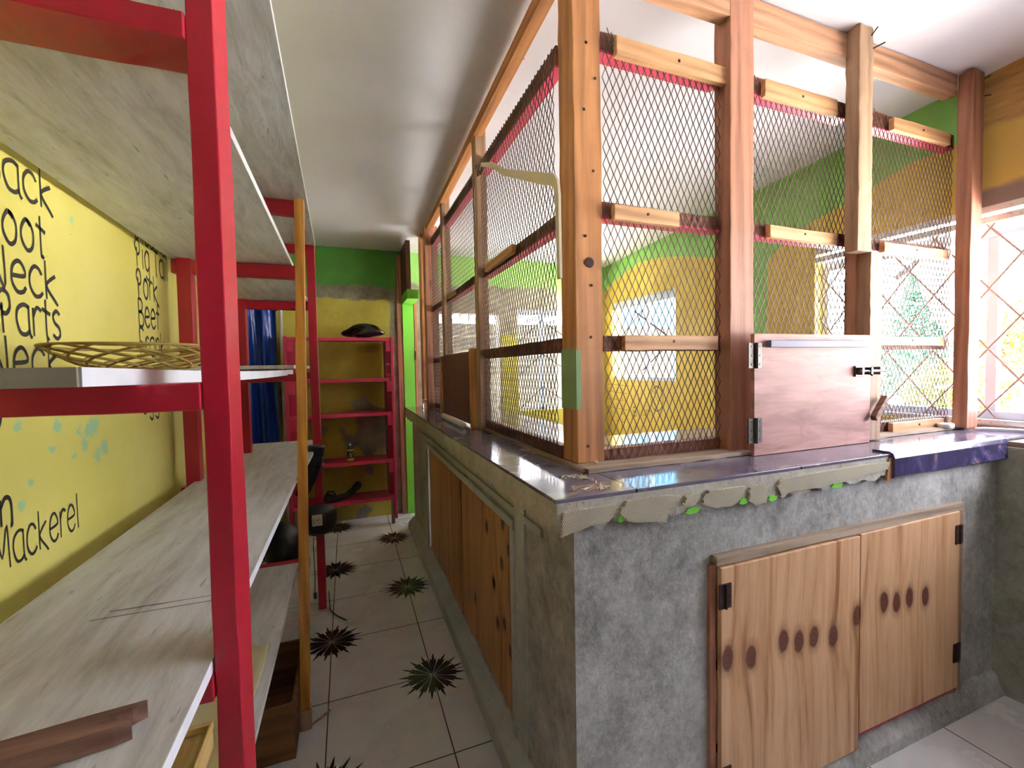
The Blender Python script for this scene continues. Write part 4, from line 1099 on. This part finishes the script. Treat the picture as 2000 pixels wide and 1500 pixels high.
q.tube(pp, [.035, .036, .026, .024, .03, .033, .02], 14); q.build('sole', 'black', sd, smooth=True)
MB().tube([(-.2, 3.945, .30), (-.17, 3.93, .345), (-.13, 3.94, .335), (-.11, 3.95, .29)], .008, 8).build('strap', 'black', sd, smooth=True)

# blue sheet
def cur(u, v):
    x = -.80 + u * .27; z = .0 + .45 + v * 1.47
    return (x, 4.07 + .028 * math.sin(u * 15 + math.sin(v * 3)) + .012 * math.sin(u * 31 + v * 4), z)
cu = thing('blue_plastic_sheet', (-.66, 4.07, 1.95), 'glossy blue plastic sheet hanging beside the far wall', 'curtain')
MB().grid(cur, 40, 24).build('hanging_sheet', 'curtain', cu, smooth=True, solid=.002)
MB().tube([(-.86, 4.07, 1.93), (-.52, 4.07, 1.93)], .006, 8).build('curtain_rod', 'hinge', cu)
blob((-.53, 4.02, 1.88), .035, (1, .7, 1.2), 3, 2, .3).build('dark_knot', 'black', cu)

# ------------------------------------------------------------------ small things on the counter
jr = thing('glass_jar', (.60, 3.60, 1.034), 'small upturned clear glass jar near the far end of the counter', 'jar')
MB().lathe([(.020, .002), (.022, .006), (.022, .05), (.018, .056)], (.60, 3.58, 1.033), 20).build('jar_body', 'glass', jr, smooth=True)
MB().lathe([(.027, .0), (.028, .004), (.028, .014), (.024, .016)], (.60, 3.58, 1.089), 20).build('jar_lid', 'white', jr, smooth=True)
tag(MB().tube([(.572, 2.76, 1.052), (.572, 2.25, 1.052)], .016, 16).build('paper_roll', 'white', smooth=True), 'white paper roll lying on the counter before the brown shutter', 'roll')
tag(MB().tube([(.50, 2.62, 1.038), (.565, 2.68, 1.039)], .003, 6).build('metal_rod', 'hinge'), 'thin metal rod beside the paper roll', 'rod')
# curled shavings ring
q = MB()
for i in range(46):
    a = random.uniform(-2.6, 2.0); rr_ = .045 + random.uniform(-.012, .014)
    cx = .578 + rr_ * 1.15 * math.cos(a); cy = 1.03 + rr_ * 1.5 * math.sin(a); b_a = a + PI / 2 + random.uniform(-.9, .9)
    l = random.uniform(.008, .02); z = ZT + .002
    q.tube([(cx - l / 2 * math.cos(b_a), cy - l / 2 * math.sin(b_a), z), (cx, cy, z + random.uniform(.001, .006)), (cx + l / 2 * math.cos(b_a), cy + l / 2 * math.sin(b_a), z + .001)], random.uniform(.001, .0022), 5)
tag(q.build('adhesive_crumbs', 'cream'), 'ring of dried white adhesive crumbs on the counter corner tile', 'crumbs', kind='stuff')
tag(blob((.713, 1.165, ZT + .020), .0065, (1, 1, .9), 5, 2).build('pebble', 'cream', smooth=True), 'tiny pale pebble at the foot of the corner post', 'pebble')
tag(MB().lathe([(.030, 0), (.031, .003), (.031, .016), (.028, .019), (.026, .016), (.026, .004)], (2.50, 1.14, ZT + .0125), 24).build('jar_ring', 'alu', smooth=True), 'metal jar ring lying at the foot of the right end post', 'ring')
q = MB()
def strap(u, v): return (2.60 + .12 * u, 1.06 - .62 * u ** 1.3, 1.0405 + .002 * v)
q.tube([(2.58, 1.075, 1.044), (2.62, 1.06, 1.044), (2.66, .98, 1.044), (2.70, .86, 1.044)], .006, 8)
tag(q.build('white_cable', 'white', smooth=True), 'white cable lying on the window sill beside the right end post', 'cable')

# ------------------------------------------------------------------ outside
struct('ground_outside', MB().add([(-40, -40, -.05), (60, -40, -.05), (60, 60, -.05), (-40, 60, -.05)], [(0, 1, 2, 3)]), 'road', label='pale sunlit ground outside')
yw = struct('yard_wall', MB().box(-2, 5.2, 6.0, 6.2, -.05, 1.98), 'block', label='concrete block yard wall beyond the far opening')
yw['category'] = 'wall'
def leaves(mb, c, r, n, size, rnd, cone=False):
    for _ in range(n):
        if cone:
            h = rnd.random() ** 1.3; rad = r[0] * (1 - h) * math.sqrt(rnd.random()); a = rnd.uniform(0, 2 * PI)
            p = Vector((c[0] + rad * math.cos(a), c[1] + rad * math.sin(a), c[2] + h * r[2]))
        else:
            v = Vector((rnd.gauss(0, 1), rnd.gauss(0, 1), rnd.gauss(0, 1))).normalized() * (rnd.random() ** .4)
            p = Vector((c[0] + v.x * r[0], c[1] + v.y * r[1], c[2] + v.z * r[2]))
        ax = Vector((rnd.uniform(-1, 1), rnd.uniform(-1, 1), rnd.uniform(-1, 1))).normalized(); b = ax.orthogonal().normalized(); s_ = size * rnd.uniform(.6, 1.3)
        mb.add([p - ax * s_, p + b * s_ * .5, p + ax * s_, p - b * s_ * .5], [(0, 1, 2, 3)])
def tree(name, c, r, n, size, mat, lb, cat, seed, cone=False, grp=None):
    t = thing(name, (c[0], c[1], -.05), lb, cat, grp); rnd = random.Random(seed); q = MB(); leaves(q, c, r, n, size, rnd, cone); q.build('foliage', mat, t)
    MB().tube([(c[0], c[1], -.05), (c[0], c[1], c[2] + (.5 if cone else 0))], [r[0] * .12, r[0] * .06], 8).build('trunk', 'brownboard', t)
tree('tree', (15.5, 5.9, 1.95), (1.0, 1.2, 1.25), 2600, .09, 'leaf1', 'yellow green bushy tree seen through the right window', 'tree', 1)
tree('conifer', (12.2, 6.2, .6), (1.1, 1.1, 2.7), 3000, .08, 'leaf2', 'blue green conifer seen through the mesh beside the right post', 'tree', 2, True)
tree('bush', (14.2, 7.9, 1.5), (1.3, 1.2, 1.0), 2600, .08, 'leaf3', 'low mixed green bush left of the conifer', 'bush', 3)
tree('shrub', (9.0, 4.0, .9), (.6, .7, .5), 1500, .07, 'leaf1', 'low yellow green shrub right of the conifer', 'bush', 4)
hb = thing('blue_building', (7.2, 9.5, 0), 'pale blue building outside the small cage window', 'building')
MB().box(5.6, 9.4, 9.0, 10, -.05, 5.6).build('house_wall', paint('blue_house', '2f5f7c', '386a86', .7), hb)
MB().box(5.5, 9.6, 8.9, 10.2, 5.6, 5.75).build('roof', 'whitewall', hb)
yr = struct('yard_roof', MB().box(-2, 2.6, 4.32, 5.55, 2.16, 2.2), 'whitewall', label='roof sheet over the back yard'); yr['category'] = 'roof'
